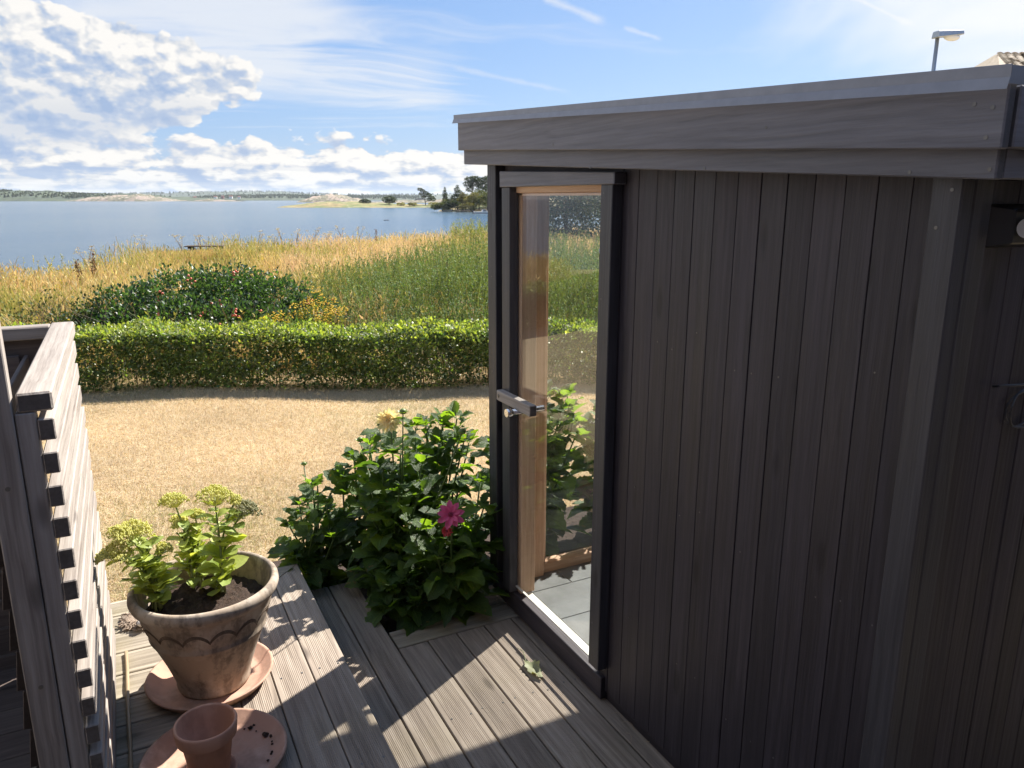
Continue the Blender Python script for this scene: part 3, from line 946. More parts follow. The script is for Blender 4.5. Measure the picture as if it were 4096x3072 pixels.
SX2, SY2 = .035, -1.555
dish = lathe_obj('plant_saucer', saucer_profile(.232, .046), M['terra_dish'], None, (SX2, SY2, UZ))
tag(dish, 'wide terracotta saucer with soil crumbs holding the small empty pot', 'saucer')
SPX, SPY = .095, -1.575
ss_ = lathe_obj('plant_saucer', saucer_profile(.083, .026, .008), M['terra'], None, (SPX, SPY, UZ + .0105))
tag(ss_, 'small terracotta saucer beneath the small empty pot', 'saucer')
SPZ = UZ + .0105 + .0085
sp = lathe_obj('flower_pot', [(0, 0), (.055, 0), (.058, .004), (.078, .142), (.086, .144), (.092, .150), (.0965, .192), (.094, .197), (.089, .197), (.086, .192), (.081, .150), (.074, .140), (.054, .014), (0, .012)], M['terra'], None, (SPX, SPY, SPZ))
tag(sp, 'small empty terracotta pot standing on stacked saucers', 'pot')


def clod(loc, s, group=None, lab=None):
    bm = bmesh.new()
    bmesh.ops.create_icosphere(bm, subdivisions=2, radius=s)
    for v in bm.verts: v.co *= random.uniform(.65, 1.25)
    for v in bm.verts: v.co.z *= .7
    o = link('soil_crumb', bm_mesh('soil_crumb', bm), M['soil'], None, Vector(loc) + Vector((0, 0, s * .5)))
    tag(o, 'dark crumb of soil lying in the terracotta saucer', 'soil', 'soil crumbs in the saucer')


kk = crop(900, 2200, 1.903)
for (a, b, s) in ((190, 1360, .008), (222, 1338, .006), (147, 1365, .004), (308, 1415, .011), (357, 1423, .008), (360, 1460, .004), (360, 1480, .0045), (357, 1540, .0045), (350, 1555, .004), (327, 1605, .0045), (238, 1380, .003)):
    clod(at(kk(a, b), z=UZ + .014), s)

# bamboo cane along the screen
ca0, ca1 = at(k4(308, 515), z=UZ + .008), at(k4(352, 1659), z=UZ + .008)
dirv = (ca1 - ca0).normalized()
pts, rad = [], []
for i in range(26):
    pts.append(dirv * (i * .05 - .35) + Vector((0, math.sin(i * .6) * .0012, 0)))
    rad.append(.0068 + (.0012 if i % 5 == 0 else 0))
cane = link('bamboo_cane', bm_mesh('bamboo_cane', tube_bm(pts, rad, 10)), M['bamboo'], None, ca0 + dirv * .35 + Vector((0, 0, .0005)), smooth=True)
tag(cane, 'thin bamboo cane lying on the deck along the screen', 'cane')

# frayed coir disc and pebbles behind the pot
m, t, out = new_mat('coir')
co, rnd = objco(t)
n = t.noise(co, 90, 5, .7)
principled(t, out, Base_Color=t.ramp(n, [(.3, (.16, .11, .08)), (.6, (.36, .28, .21)), (.8, (.5, .42, .34))]), Roughness=.95, Normal=t.bump(n, .8, .01))
M['coir'] = m
mc = at(k4(420, 130), z=UZ)
mc = Vector((-1.07, -1.735, UZ))
mat_o = thing('woven_disc', mc, 'frayed brown woven disc lying behind the big pot', 'mat')
bm = bmesh.new()
bm = lathe_bm([(0, 0), (.088, 0), (.094, .006), (.088, .014), (.06, .017), (0, .019)], 40, bm)
for v in bm.verts:
    a = math.atan2(v.co.y, v.co.x)
    k = 1 + .06 * math.sin(5 * a) + .03 * math.sin(13 * a)
    v.co.x *= k; v.co.y *= k
    v.co.z += .004 * math.sin(3 * a) + .004 if v.co.z > .003 else 0
link('disc_core', bm_mesh('disc_core', bm), M['coir'], mat_o, mc, smooth=True)
bm = bmesh.new()
for i in range(230):
    a, r = random.uniform(0, 6.28), random.uniform(.062, .105)
    z = .016 + random.uniform(0, .006) - max(0, r - .085) * .35
    c = Vector((r * math.cos(a), r * math.sin(a), z))
    d = Vector((math.cos(a + random.choice((.7, -.7))), math.sin(a + random.choice((.7, -.7))), 0)) * .009
    tube_bm([c - d, c + Vector((0, 0, .003)), c + d], [.0022, .0034, .0022], 5, bm)
link('braid', bm_mesh('braid', bm), M['coir'], mat_o, mc)
M['stone'] = plain('pale_stone', (.52, .47, .42), .75, 0, .12, 25)
for (dx, dy, s, sq) in ((.045, .012, .027, .75), (.085, -.01, .020, .7)):
    bm = bmesh.new()
    bmesh.ops.create_icosphere(bm, subdivisions=3, radius=s)
    for v in bm.verts: v.co.z *= sq; v.co.x *= 1.2
    o = link('pebble', bm_mesh('pebble', bm), M['stone'], None, mc + Vector((dx, dy, .019 + s * sq)), smooth=True)
    tag(o, 'smooth pale pebble resting on the frayed woven disc', 'stone', 'pebbles on the woven disc')


# ------------------------------------------------------------------ leaves
def leaf_verts(L, W, fold=.25, droop=.5, serr=0.0, nseg=8, wpos=.42, twist=0.0, wave=0.0, seed=0):
    """leaf blade along +x from the origin; returns verts and faces, 3 columns + midrib"""
    rn = random.Random(seed)
    V, Fc = [], []
    ang, x, z = 0.0, 0.0, 0.0
    for i in range(nseg + 1):
        s = i / nseg
        wd = W * .5 * (math.sin(math.pi * s ** (math.log(.5) / math.log(wpos))) ** .8 if 0 < s < 1 else 0.0)
        if 0 < i < nseg: wd *= 1 + serr * (1 if i % 2 else -1)
        if i: 
            x += L / nseg * math.cos(ang); z -= L / nseg * math.sin(ang)
        ang = droop * s ** 1.3
        wv = wave * math.sin(s * 9 + rn.random()) * wd
        zf = fold * wd
        V += [(x, -wd, z + zf + wv), (x, -wd * .5, z + zf * .35), (x, 0, z), (x, wd * .5, z + zf * .35), (x, wd, z + zf - wv)]
        if i:
            a, b = (i - 1) * 5, i * 5
            for c in range(4): Fc.append((a + c, a + c + 1, b + c + 1, b + c))
    return V, Fc


UVS = {}


def add_leaf(V, Fc, blade, M4):
    o = len(V)
    n_ = len(blade[0]) // 5 - 1
    for i_ in range(len(blade[0])):
        UVS[o + i_] = (i_ // 5 / n_, (i_ % 5 - 2) / 2)
    V += [tuple(M4 @ Vector(v)) for v in blade[0]]
    Fc += [tuple(i + o for i in f) for f in blade[1]]


def stem_strip(V, Fc, pts, r):
    o = len(V)
    for i, p in enumerate(pts):
        rr = r[i] if hasattr(r, '__len__') else r
        for k in range(4):
            a = math.pi / 2 * k
            V.append((p[0], p[1] + rr * math.cos(a), p[2] + rr * math.sin(a)))
    for i in range(len(pts) - 1):
        for k in range(4):
            Fc.append((o + i * 4 + k, o + i * 4 + (k + 1) % 4, o + i * 4 + 4 + (k + 1) % 4, o + i * 4 + 4 + k))


# compound dahlia leaves, unit length about 1 (scaled per leaf)
DLEAF = []
for s in range(12):
    rn = random.Random(100 + s)
    V, Fc = [], []
    UVS.clear()
    pet = rn.uniform(.18, .32)
    stem_strip(V, Fc, [(0, 0, 0), (pet * .5, 0, .02), (pet, 0, .01)], [.016, .013, .011])
    droop = rn.uniform(.1, 1.25)
    wdt_ = rn.uniform(.30, .46)
    add_leaf(V, Fc, leaf_verts(rn.uniform(.6, .72), wdt_, rn.uniform(.1, .55), droop, .11, 11, rn.uniform(.36, .46), wave=rn.uniform(.08, .3), seed=s), Matrix.Translation((pet, 0, .01)) @ Matrix.Rotation(rn.uniform(-.3, .3), 4, 'X'))
    if s % 4 != 2:
        for sg in (1, -1):
            mt = Matrix.Translation((pet * .75, 0, .01)) @ Euler((sg * rn.uniform(-.2, .45), rn.uniform(-.2, .4), sg * rn.uniform(.65, 1.1))).to_matrix().to_4x4()
            add_leaf(V, Fc, leaf_verts(rn.uniform(.34, .48), wdt_ * .65, rn.uniform(.1, .5), droop * rn.uniform(.5, 1.2), .11, 9, .42, wave=.15, seed=s + 9), mt)
    me = mesh_py('dahlia_leaf', V, Fc)
    me.polygons.foreach_set('use_smooth', [True] * len(me.polygons))
    uvl = me.uv_layers.new(name='leaf')
    for lp in me.loops: uvl.data[lp.index].uv = UVS.get(lp.vertex_index, (.5, .0))
    DLEAF.append(me)
M['dahlia'] = leafy('dahlia_leaf', ((.017, .040, .017), (.080, .142, .032)), rough=.42, trans=.42, tcol=(3.6, 3.4, .55), spec=.5, veins=True, nscale=9.0)
M['dstem'] = leafy('dahlia_stem', ((.05, .09, .025), (.09, .15, .04)), rough=.5, trans=.15)
for me in DLEAF: me.materials.append(M['dahlia'])
M['bud'] = leafy('dahlia_bud', ((.10, .16, .04), (.20, .26, .07)), rough=.5, trans=.2)

BEDZ = -.07


def curve_pts(base, top, bend, n=7):
    base, top = Vector(base), Vector(top)
    out_ = []
    for i in range(n):
        s = i / (n - 1)
        out_.append(base.lerp(top, s) + Vector(bend) * math.sin(math.pi * s))
    return out_


def dahlia(base, label, stems, leaf0=.15, leaf1=.25, nodes=5, seed=0, low=.15):
    """stems: list of stem-tip points (world)"""
    rn = random.Random(seed)
    root = thing('dahlia_plant', base, label, 'plant', 'dahlias in the bed beside the hut')
    b0 = Vector(base)
    nleaf = 0
    for tip in stems:
        tip = Vector(tip)
        bs = b0 + Vector((rn.uniform(-.05, .05), rn.uniform(-.05, .05), 0))
        pts = curve_pts(bs, tip, (rn.uniform(-.03, .03), rn.uniform(-.03, .03), rn.uniform(0, .06)), 9)
        link('stem', bm_mesh('stem', tube_bm([p - b0 for p in pts], [.008 - .0005 * i for i in range(9)], 6)), M['dstem'], root, b0, smooth=True)
        ph = rn.uniform(0, 6.28)
        H = (tip - bs).length
        nn = max(3, int(nodes * H / .8))
        for k in range(nn):
            s = low + (1.0 - low) * (k + .3) / nn
            i = min(int(s * 8), 7)
            p = pts[i].lerp(pts[i + 1], s * 8 - i)
            size = (leaf1 + (leaf0 - leaf1) * max(0, (s - .45) / .55)) * rn.uniform(.6, 1.2)
            for sd_ in (0, 1):
                a = ph + k * 1.57 + sd_ * math.pi + rn.uniform(-.4, .4)
                pitch = rn.uniform(-.1, .45) if s < .6 else rn.uniform(.1, .9)
                o = link('leaf', DLEAF[rn.randrange(12)], None, root, p)
                o.rotation_euler = Euler((rn.uniform(-.35, .35), -pitch, a), 'XYZ')
                o.scale = (size,) * 3
                nleaf += 1
        for sd_ in range(3):
            o = link('leaf', DLEAF[rn.randrange(12)], None, root, tip)
            o.rotation_euler = Euler((rn.uniform(-.3, .3), -rn.uniform(.5, 1.2), ph + sd_ * 2.1), 'XYZ')
            o.scale = (leaf0 * rn.uniform(.55, .8),) * 3
    return root


def flower(parent, loc, R_, petals, rows, mat, cmat, tiltv, curl=.3, wid=.28, name='flower_head'):
    rn = random.Random(int(R_ * 1e5))
    V, Fc = [], []
    q = Vector((0, 0, 1)).rotation_difference(Vector(tiltv).normalized()).to_matrix().to_4x4()
    for row in range(rows):
        n = max(6, int(petals * (1 - .22 * row)))
        Lr = R_ * (1 - .20 * row)
        for i in range(n):
            a = 2 * math.pi * (i + .5 * (row % 2)) / n + rn.uniform(-.1, .1)
            pit = .12 + .32 * row + rn.uniform(-.1, .1)
            mt = q @ Matrix.Rotation(a, 4, 'Z') @ Matrix.Rotation(-pit, 4, 'Y')
            add_leaf(V, Fc, leaf_verts(Lr * rn.uniform(.9, 1.08), Lr * wid * 2, .35, curl, 0, 5, .62, seed=i), mt)
    h = link(name, mesh_py(name, V, Fc), mat, parent, loc, smooth=True)
    bm = bmesh.new()
    bmesh.ops.create_icosphere(bm, subdivisions=2, radius=R_ * .16)
    for v in bm.verts: v.co *= rn.uniform(.85, 1.15)
    link('flower_centre', bm_mesh('flower_centre', bm), cmat, h, Vector(loc) + q @ Vector((0, 0, R_ * .14)))
    return h


M['petal_y'] = leafy('yellow_petal', ((.84, .72, .38), (.90, .83, .58)), rough=.6, trans=.5, tcol=(1.15, 1.1, .85))
M['petal_yc'] = plain('yellow_centre', (.55, .36, .10), .7, 0, .2)
M['petal_p'] = leafy('pink_petal', ((.62, .06, .22), (.78, .16, .34)), rough=.55, trans=.35, tcol=(1.2, .8, .9))
M['petal_pc'] = plain('pink_centre', (.20, .015, .05), .7, 0, .3)
M['petal_r'] = leafy('red_petal', ((.42, .03, .05), (.6, .06, .09)), rough=.6, trans=.3, tcol=(1.1, .7, .7))


def bud(parent, loc, r=.016):
    bm = bmesh.new()
    bmesh.ops.create_icosphere(bm, subdivisions=2, radius=r)
    for v in bm.verts:
        if v.co.z < 0: v.co.z *= .6
    V, Fc = [], []
    for i in range(6):
        add_leaf(V, Fc, leaf_verts(r * 1.9, r * 1.1, .3, .2, 0, 4, .5), Matrix.Rotation(i * 1.047, 4, 'Z') @ Matrix.Rotation(-.5, 4, 'Y'))
    base_ = WLOC[parent.name]
    lo_ = Vector(loc)
    foot = base_.lerp(lo_, .45) + Vector((0, 0, .05))
    link('bud_stalk', bm_mesh('bud_stalk', tube_bm([Vector((0, 0, 0)), (foot - lo_) * .4 + Vector((0, 0, -.03)), foot - lo_], [.0028, .0034, .004], 6)), M['dstem'], parent, lo_, smooth=True)
    b = link('bud', bm_mesh('bud', bm), M['bud'], parent, loc, smooth=True)
    link('bract', mesh_py('bract', V, Fc), M['dahlia'], b, Vector(loc) - Vector((0, 0, r * .5)))


def tips(cx, cy, rx, ry, h0, h1, n, seed):
    rn = random.Random(seed)
    res = []
    for i in range(n):
        a, r = i * 2.4 + rn.uniform(-.3, .3), math.sqrt((i + .6) / n)
        res.append((cx + rx * r * math.cos(a), cy + ry * r * math.sin(a), (h1 - (h1 - h0) * r * r) * rn.uniform(.9, 1.06)))
    return res


ey = at((391, 421), y=-.55)          # yellow bloom
d1 = dahlia((-1.12, -.52, BEDZ), 'dahlia carrying a pale yellow bloom above the deck bed',
            [ey + Vector((0, 0, -.03))] + tips(-1.06, -.52, .20, .20, .48, .76, 12, 1), .17, .27, 6.6, 1)
flower(d1, ey + Vector((.02, -.02, .01)), .068, 26, 4, M['petal_y'], M['petal_yc'], (.75, -.45, .45), .25, .13)
for q, y_ in (((403, 412), -.55), ((360, 440), -.6), ((462, 432), -.38)):
    bud(d1, at(q, y=y_), .018)
ep = at((454, 511), y=-.42)
d2 = dahlia((-.80, -.36, BEDZ), 'dahlia with an open magenta bloom leaning beside the door',
            [ep + Vector((0, 0, -.03)), (-.76, -.20, .52), (-.80, -.17, .38), (-.72, -.26, .34), (-.84, -.18, .62)] + tips(-.82, -.38, .15, .22, .22, .50, 11, 2), .16, .26, 6.6, 2)
flower(d2, ep + Vector((.03, -.03, 0)), .068, 9, 2, M['petal_p'], M['petal_pc'], (.82, -.40, .42), .15, .21)
flower(d2, at((447, 531), y=-.46), .030, 10, 2, M['petal_r'], M['petal_pc'], (.6, -.6, .2), .3, .22)
flower(d2, at((389, 538), y=-.60), .026, 10, 2, M['petal_r'], M['petal_pc'], (.5, -.5, -.4), .3, .22)
d3 = dahlia((-1.46, -.88, BEDZ - .1), 'low bushy dahlia at the lawn end of the raised deck',
            tips(-1.46, -.88, .22, .15, .18, .54, 11, 3), .16, .24, 6.6, 3)
bud(d3, at((304, 464), y=-.86), .015)
d4 = dahlia((-1.38, -.22, BEDZ - .05), 'tall sunlit dahlia with pale green leaves at the hut corner',
            tips(-1.32, -.20, .22, .16, .64, .88, 12, 4), .17, .26, 6.2, 4)
d5 = dahlia((-1.45, -.62, BEDZ - .05), 'leafy dahlia without blooms behind the yellow flowering one',
            tips(-1.42, -.58, .20, .16, .46, .68, 10, 5), .17, .25, 6.2, 5)
d6 = dahlia((-.98, -.60, BEDZ), 'short dahlia shoots drooping over the edging plank',
            tips(-.92, -.58, .20, .13, .06, .26, 11, 6), .16, .24, 5.6, 6, low=.3)
d7 = dahlia((-1.30, .34, BEDZ - .05), 'dahlia growing outside the far window of the hut',
            tips(-1.20, .38, .20, .28, .66, 1.0, 16, 7), .19, .28, 6.2, 7)
d8 = dahlia((-1.34, .92, BEDZ - .05), 'dahlia growing farther along the outside of the far window',
            tips(-1.24, .92, .20, .26, .55, .85, 13, 8), .19, .27, 5.8, 8)

# wilted leaf fallen on the deck
V, Fc = leaf_verts(.15, .075, .9, .3, .2, 10, .45, wave=.9, seed=5)
V2 = []
for i, v in enumerate(V):
    V2.append((v[0] + .0, v[1] * .7, abs(v[2]) * .5 + .006 + .008 * abs(math.sin(v[0] * 60 + v[1] * 80))))
stem_strip(V2, Fc, [(-.10, .02, .012), (-.06, .026, .016), (-.02, .012, .012), (.01, 0, .008)], .0022)
la, lb_ = at(crop(1700, 2200, 1.903)(760, 860), z=0), at(crop(1700, 2200, 1.903)(930, 1035), z=0)
M['wilt'] = leafy('wilted_leaf', ((.20, .22, .12), (.38, .38, .24)), rough=.6, trans=.15, nscale=20)
wl_o = link('fallen_leaf', mesh_py('fallen_leaf', V2, Fc), M['wilt'], None, (la.x, la.y, .0005), rot=(0, 0, math.atan2(lb_.y - la.y, lb_.x - la.x)), smooth=True)
tag(wl_o, 'wilted pale green leaf lying on the sunlit deck boards', 'leaf')

# ------------------------------------------------------------------ sedum in the big pot
SLEAF = []
for s in range(4):
    V, Fc = leaf_verts(1.0, .60, .3, (.2, .6, -.3, .9)[s], .03, 7, .56, wave=.05, seed=s)
    n0 = len(V)
    me = mesh_py('sedum_leaf', V, Fc)
    me.polygons.foreach_set('use_smooth', [True] * len(me.polygons))
    SLEAF.append(me)
M['sedum'] = leafy('sedum_leaf', ((.21, .30, .08), (.50, .56, .15)), rough=.5, trans=.42, tcol=(1.6, 1.5, .6), nscale=12, spots=(.06, .05, .03))
M['sedum_stem'] = leafy('sedum_stem', ((.18, .22, .09), (.26, .30, .13)), rough=.5, trans=.15)
M['sedum_bud'] = leafy('sedum_buds', ((.60, .60, .17), (.80, .78, .32)), rough=.6, trans=.3, tcol=(1.2, 1.15, .7))
M['sedum_bud_g'] = leafy('sedum_buds_grey', ((.30, .31, .17), (.45, .43, .28)), rough=.6, trans=.25)
for me in SLEAF: me.materials.append(M['sedum'])


def corymb(parent, loc, r, n, axis, mat, seed):
    rn = random.Random(seed)
    q = Vector((0, 0, 1)).rotation_difference(Vector(axis).normalized()).to_matrix()
    bm = bmesh.new()
    for i in range(n):
        a = i * 2.39996
        rr = r * math.sqrt((i + .5) / n) * rn.uniform(.9, 1.1)
        z = .55 * r * (1 - (rr / r) ** 2) + rn.uniform(-.004, .004)
        tip = Vector((rr * math.cos(a), rr * math.sin(a), z))
        tip = q @ tip
        root_ = q @ Vector((rr * .35 * math.cos(a), rr * .35 * math.sin(a), -r * .45))
        tube_bm([root_, root_.lerp(tip, .6) + Vector((0, 0, -.002)), tip], [.0009, .0008, .0007], 3, bm)
        for k in range(4):
            c = tip + Vector((rn.uniform(-.005, .005), rn.uniform(-.005, .005), rn.uniform(-.003, .005)))
            bmesh.ops.create_icosphere(bm, subdivisions=1, radius=rn.uniform(.0022, .0036), matrix=Matrix.Translation(c) @ Matrix.Diagonal((1, 1, 1.6, 1)))
    return link('flower_head', bm_mesh('flower_head', bm), mat, parent, loc)


def sedum(base, label, stems, seed, lf=.078):
    """stems: (tip, head radius, grey?)"""
    rn = random.Random(seed)
    root = thing('sedum_plant', base, label, 'plant', 'sedum plants in the big pot')
    b0 = Vector(base)
    for tip, hr, gr in stems:
        tip = Vector(tip)
        bs = b0 + Vector((rn.uniform(-.02, .02), rn.uniform(-.02, .02), -.01))
        hv = tip - bs
        pts = [bs + hv * s + Vector((0, 0, 1)) * (.03 * math.sin(math.pi * s)) - Vector((hv.x, hv.y, 0)) * (.25 * math.sin(math.pi * s)) for s in [i / 8 for i in range(9)]]
        link('stem', bm_mesh('stem', tube_bm([p - b0 for p in pts], [.0052 - .0003 * i for i in range(9)], 7)), M['sedum_stem'], root, b0, smooth=True)
        nn = max(3, int(hv.length / .032))
        for k in range(nn):
            s = .14 + .80 * k / nn
            i = min(int(s * 8), 7)
            p = pts[i].lerp(pts[i + 1], s * 8 - i)
            for sd_ in (0, 1):
                if rn.random() < .12: continue
                o = link('leaf', SLEAF[rn.randrange(4)], None, root, p)
                o.rotation_euler = Euler((rn.uniform(-.4, .4), -rn.uniform(.0, .8), k * 1.57 + sd_ * math.pi + rn.uniform(-.5, .5)), 'XYZ')
                o.scale = (lf * rn.uniform(.7, 1.25) * (1.1 - .5 * s),) * 3
        if hr > 0:
            hr *= 1.25
            corymb(root, tip, hr, int(26 + hr * 900), (rn.uniform(-.2, .2) + hv.x * .6, rn.uniform(-.2, .2) + hv.y * .6, 1), M['sedum_bud_g' if gr else 'sedum_bud'], seed * 7 + int(hr * 1e4))
            for j in range(3):
                a = rn.uniform(0, 6.28)
                tp = tip + Vector((math.cos(a) * hr * .9, math.sin(a) * hr * .9, -.012))
                corymb(root, tp, hr * .5, 12, (math.cos(a) * .5, math.sin(a) * .5, 1), M['sedum_bud_g' if gr else 'sedum_bud'], seed * 9 + j)
    return root


ks = crop(380, 1900, 2.765)
SOILZ = BZ + SZ + .012
sb1 = Vector((PX - .02, PY - .165, SOILZ)); sb2 = Vector((PX - .13, PY - .02, SOILZ)); sb3 = Vector((PX - .03, PY + .05, SOILZ))
pl = lambda q, b, dx=0.0: at(ks(*q), x=b.x - dx)
sedum(sb1, 'yellowish sedum spilling over the pot rim towards the screen',
      [(pl((430, 600), sb1, -.05), .040, 0), (pl((260, 640), sb1, -.09), .030, 0), (pl((215, 850), sb1, -.09), .036, 0), (pl((75, 910), sb1, -.12), .012, 0), (pl((760, 800), sb1, .02), .018, 0), (pl((820, 1330), sb1, .03), 0, 0), (pl((620, 950), sb1, 0), 0, 0), (pl((300, 1150), sb1, -.03), 0, 0)], 21)
sedum(sb2, 'dense green sedum clump at the back of the pot',
      [(pl((870, 290), sb2, -.02), .040, 0), (pl((930, 500), sb2), .024, 0), (pl((1110, 440), sb2, .02), .026, 0), (pl((1080, 580), sb2, .02), .014, 0), (pl((900, 640), sb2, -.03), 0, 0), (pl((1000, 640), sb2, .05), 0, 0), (pl((1180, 620), sb2, .05), 0, 0)], 22)
sedum(sb3, 'tall open sedum with thick stems and greyish flower heads',
      [(pl((1320, 240), sb3, .02), .055, 0), (pl((1560, 260), sb3, .05), .014, 0), (pl((1660, 370), sb3, .07), .040, 1), (pl((1500, 1000), sb3, .08), .010, 0), (pl((1430, 1130), sb3, .06), 0, 0)], 23, .092)


# ------------------------------------------------------------------ terrain
def smooth(a, b, x):
    t_ = np.clip((x - a) / (b - a), 0, 1)
    return t_ * t_ * (3 - 2 * t_)


SHX = np.array([-200, -60, -30, -20, -16.6, -15.9, -15.1, -8, 0, 6, 30, 80, 300.])
SHY = np.array([6, 10, 15, 20, 25, 31, 39, 49, 58, 63, 66, 70, 80.])
WATER = -2.5


def ground_z(X, Y):
    """world height of the land in view-aligned coordinates"""
    z = -.22 - .5 * smooth(3.5, 11.0, Y) - .03 * smooth(11.5, 38, Y)
    sh = np.interp(X, SHX, SHY)
    z = z - 2.3 * smooth(-1.5, 7.0, Y - sh) - 2.5 * smooth(6, 60, Y - sh)
    z = z + .03 * np.sin(X * 1.3 + Y * .7) * smooth(4, 9, Y)
    return z


def gz(X, Y): return float(ground_z(np.array([X]), np.array([Y]))[0])


xs = np.concatenate([np.linspace(-6000, -70, 12), np.linspace(-60, 40, 140), np.linspace(50, 6000, 14)])
ys = np.concatenate([np.linspace(-300, -12, 8), np.linspace(-10, 90, 140), np.linspace(100, 9000, 14)])
GX, GY_ = np.meshgrid(xs, ys)
A = np.stack([GX.ravel(), GY_.ravel(), ground_z(GX.ravel(), GY_.ravel())], 1)
nx, ny = len(xs), len(ys)
I = np.arange(nx * ny).reshape(ny, nx)
Fq = np.stack([I[:-1, :-1].ravel(), I[:-1, 1:].ravel(), I[1:, 1:].ravel(), I[1:, :-1].ravel()], 1)
m, t, out = new_mat('dry_ground')
co = t.n('ShaderNodeTexCoord').outputs['Object']
n1 = t.noise(co, 1.1, 5, .6)
n2 = t.noise(co, 45, 6, .7)
n3 = t.noise(t.vm('MULTIPLY', co, (1, 1, 1)), 160, 3, .7)
c = t.ramp(t.m('ADD', t.m('MULTIPLY', n2, .6), t.m('MULTIPLY', n3, .4)), [(.3, (.35, .27, .165)), (.5, (.42, .33, .205)), (.7, (.48, .385, .25))])
c = t.mix(t.ss(n1, .55, .75, 0, .5), c, (.22, .19, .085))
principled(t, out, Base_Color=c, Roughness=.95, Normal=t.bump(t.m('ADD', n2, n3), .3, .012))
M['ground'] = m
g = link('ground', mesh_np('ground', cwn(A), Fq), M['ground'], None, smooth=True)
tag(g, 'sun dried lawn and rough meadow sloping down to the water', 'ground', kind='structure')

m, t, out = new_mat('sea_water')
co = t.n('ShaderNodeTexCoord').outputs['Object']
rot = t.n('ShaderNodeMapping', None, Vector=co, Rotation=(0, 0, R(63)))
wv1 = t.noise(t.vm('MULTIPLY', rot.outputs[0], (.55, 1.2, 1)), 1.0, 5, .6)
wv2 = t.noise(t.vm('MULTIPLY', rot.outputs[0], (.05, .12, 1)), 1.0, 4, .6)
wv3 = t.noise(t.vm('MULTIPLY', rot.outputs[0], (1.6, 3.6, 1)), 1.0, 3, .6)
pt = t.noise(t.vm('MULTIPLY', rot.outputs[0], (.004, .02, 1)), 1.0, 3, .6)
cw_ = t.mix(t.ss(pt, .35, .65), (.030, .070, .115), (.055, .095, .125))
p = principled(t, out, Base_Color=cw_, Roughness=.16, Normal=t.bump(t.m('ADD', t.m('ADD', t.m('MULTIPLY', wv1, .45), t.m('MULTIPLY', wv3, .22)), wv2), .8, .5))
p.inputs['IOR'].default_value = 1.33
M['water'] = m
me = mesh_np('sea', cwn([(-9000, 5, WATER), (9000, 5, WATER), (9000, 9000, WATER), (-9000, 9000, WATER)]), [(0, 1, 2, 3)])
tag(link('sea', me, M['water']), 'calm blue bay with small ripples', 'water', kind='structure')

# garden bed soil round the dahlias and the far end of the hut
P = [(-2.0, -1.25), (-1.31, -1.25), (-1.31, -1.0), (-.735, -.72), (-.735, .0), (-.86, .0), (-.86, 2.2), (-1.75, 2.2), (-1.95, .2)]
bm = bmesh.new()
for (x, y) in P: bm.verts.new((x + 1.3, y + .2, 0))
f = bm.faces.new(bm.verts)
bmesh.ops.triangulate(bm, faces=[f])
bmesh.ops.subdivide_edges(bm, edges=bm.edges, cuts=5, use_grid_fill=True)
for v in bm.verts: v.co.z = random.uniform(-.015, .015) - .03 * (v.co.x < -.25)
tag(link('garden_bed', bm_mesh('garden_bed', bm), M['soil'], None, (-1.3, -.2, -.085)), 'dark soil bed under the dahlias', 'soil', kind='structure')


# ------------------------------------------------------------------ bulk foliage helpers
def unit(v): return v / np.maximum(np.linalg.norm(v, axis=1, keepdims=True), 1e-9)


def leaf_cloud(P, Dv, size, wid, tint, fold=.25):
    """folded diamond leaves: P base points, Dv directions, size lengths"""
    n = len(P)
    Dv = unit(Dv)
    up_ = rng.normal(size=(n, 3)) * .6 + np.array([0, 0, 1.0])
    sv = unit(np.cross(Dv, up_))
    nv = np.cross(sv, Dv)
    s = size[:, None]
    a, b = P, P + Dv * s
    mid = P + Dv * s * .45
    l = mid + sv * s * wid + nv * s * fold * wid
    r = mid - sv * s * wid + nv * s * fold * wid
    V = np.stack([a, l, b, r], 1).reshape(-1, 3)
    o = np.arange(n)[:, None] * 4
    Fc = np.concatenate([o + np.array([[0, 2, 1]]), o + np.array([[0, 3, 2]])], 0)
    return V, Fc, np.repeat(tint, 4, 0)


def blades(P, H, wd, lean, tint, tipw=.15, bend=.5):
    """two-segment grass blades; lean (n,2) horizontal offset of the tip as a share of H"""
    n = len(P)
    a = rng.uniform(0, 2 * np.pi, n)
    sv = np.stack([np.cos(a), np.sin(a), np.zeros(n)], 1) * (wd * .5)[:, None]
    L = np.concatenate([lean, np.zeros((n, 1))], 1) * H[:, None]
    upv = np.zeros((n, 3)); upv[:, 2] = H
    m1 = P + upv * .55 + L * .3 * bend
    tp = P + upv * (1 - .25 * np.linalg.norm(lean, axis=1))[:, None] + L
    V = np.stack([P - sv, P + sv, m1 - sv * .8, m1 + sv * .8, tp - sv * tipw, tp + sv * tipw], 1).reshape(-1, 3)
    o = np.arange(n)[:, None] * 6
    Fc = np.concatenate([o + np.array([[0, 1, 3, 2]]), o + np.array([[2, 3, 5, 4]])], 0)
    return V, Fc, np.repeat(tint, 6, 0)


def tints(n, cols, jit=.18):
    cols = np.array(cols)
    c = cols[rng.integers(0, len(cols), n)]
    return np.clip(c * rng.normal(1, jit, (n, 1)) * rng.normal(1, jit * .3, (n, 3)), .004, .9)


def tri(pr):
    res = []
    for V, Fc, T_ in pr:
        if Fc.shape[1] == 4:
            Fc = np.concatenate([Fc[:, [0, 1, 2]], Fc[:, [0, 2, 3]]], 0)
        res.append((V, Fc, T_))
    return res


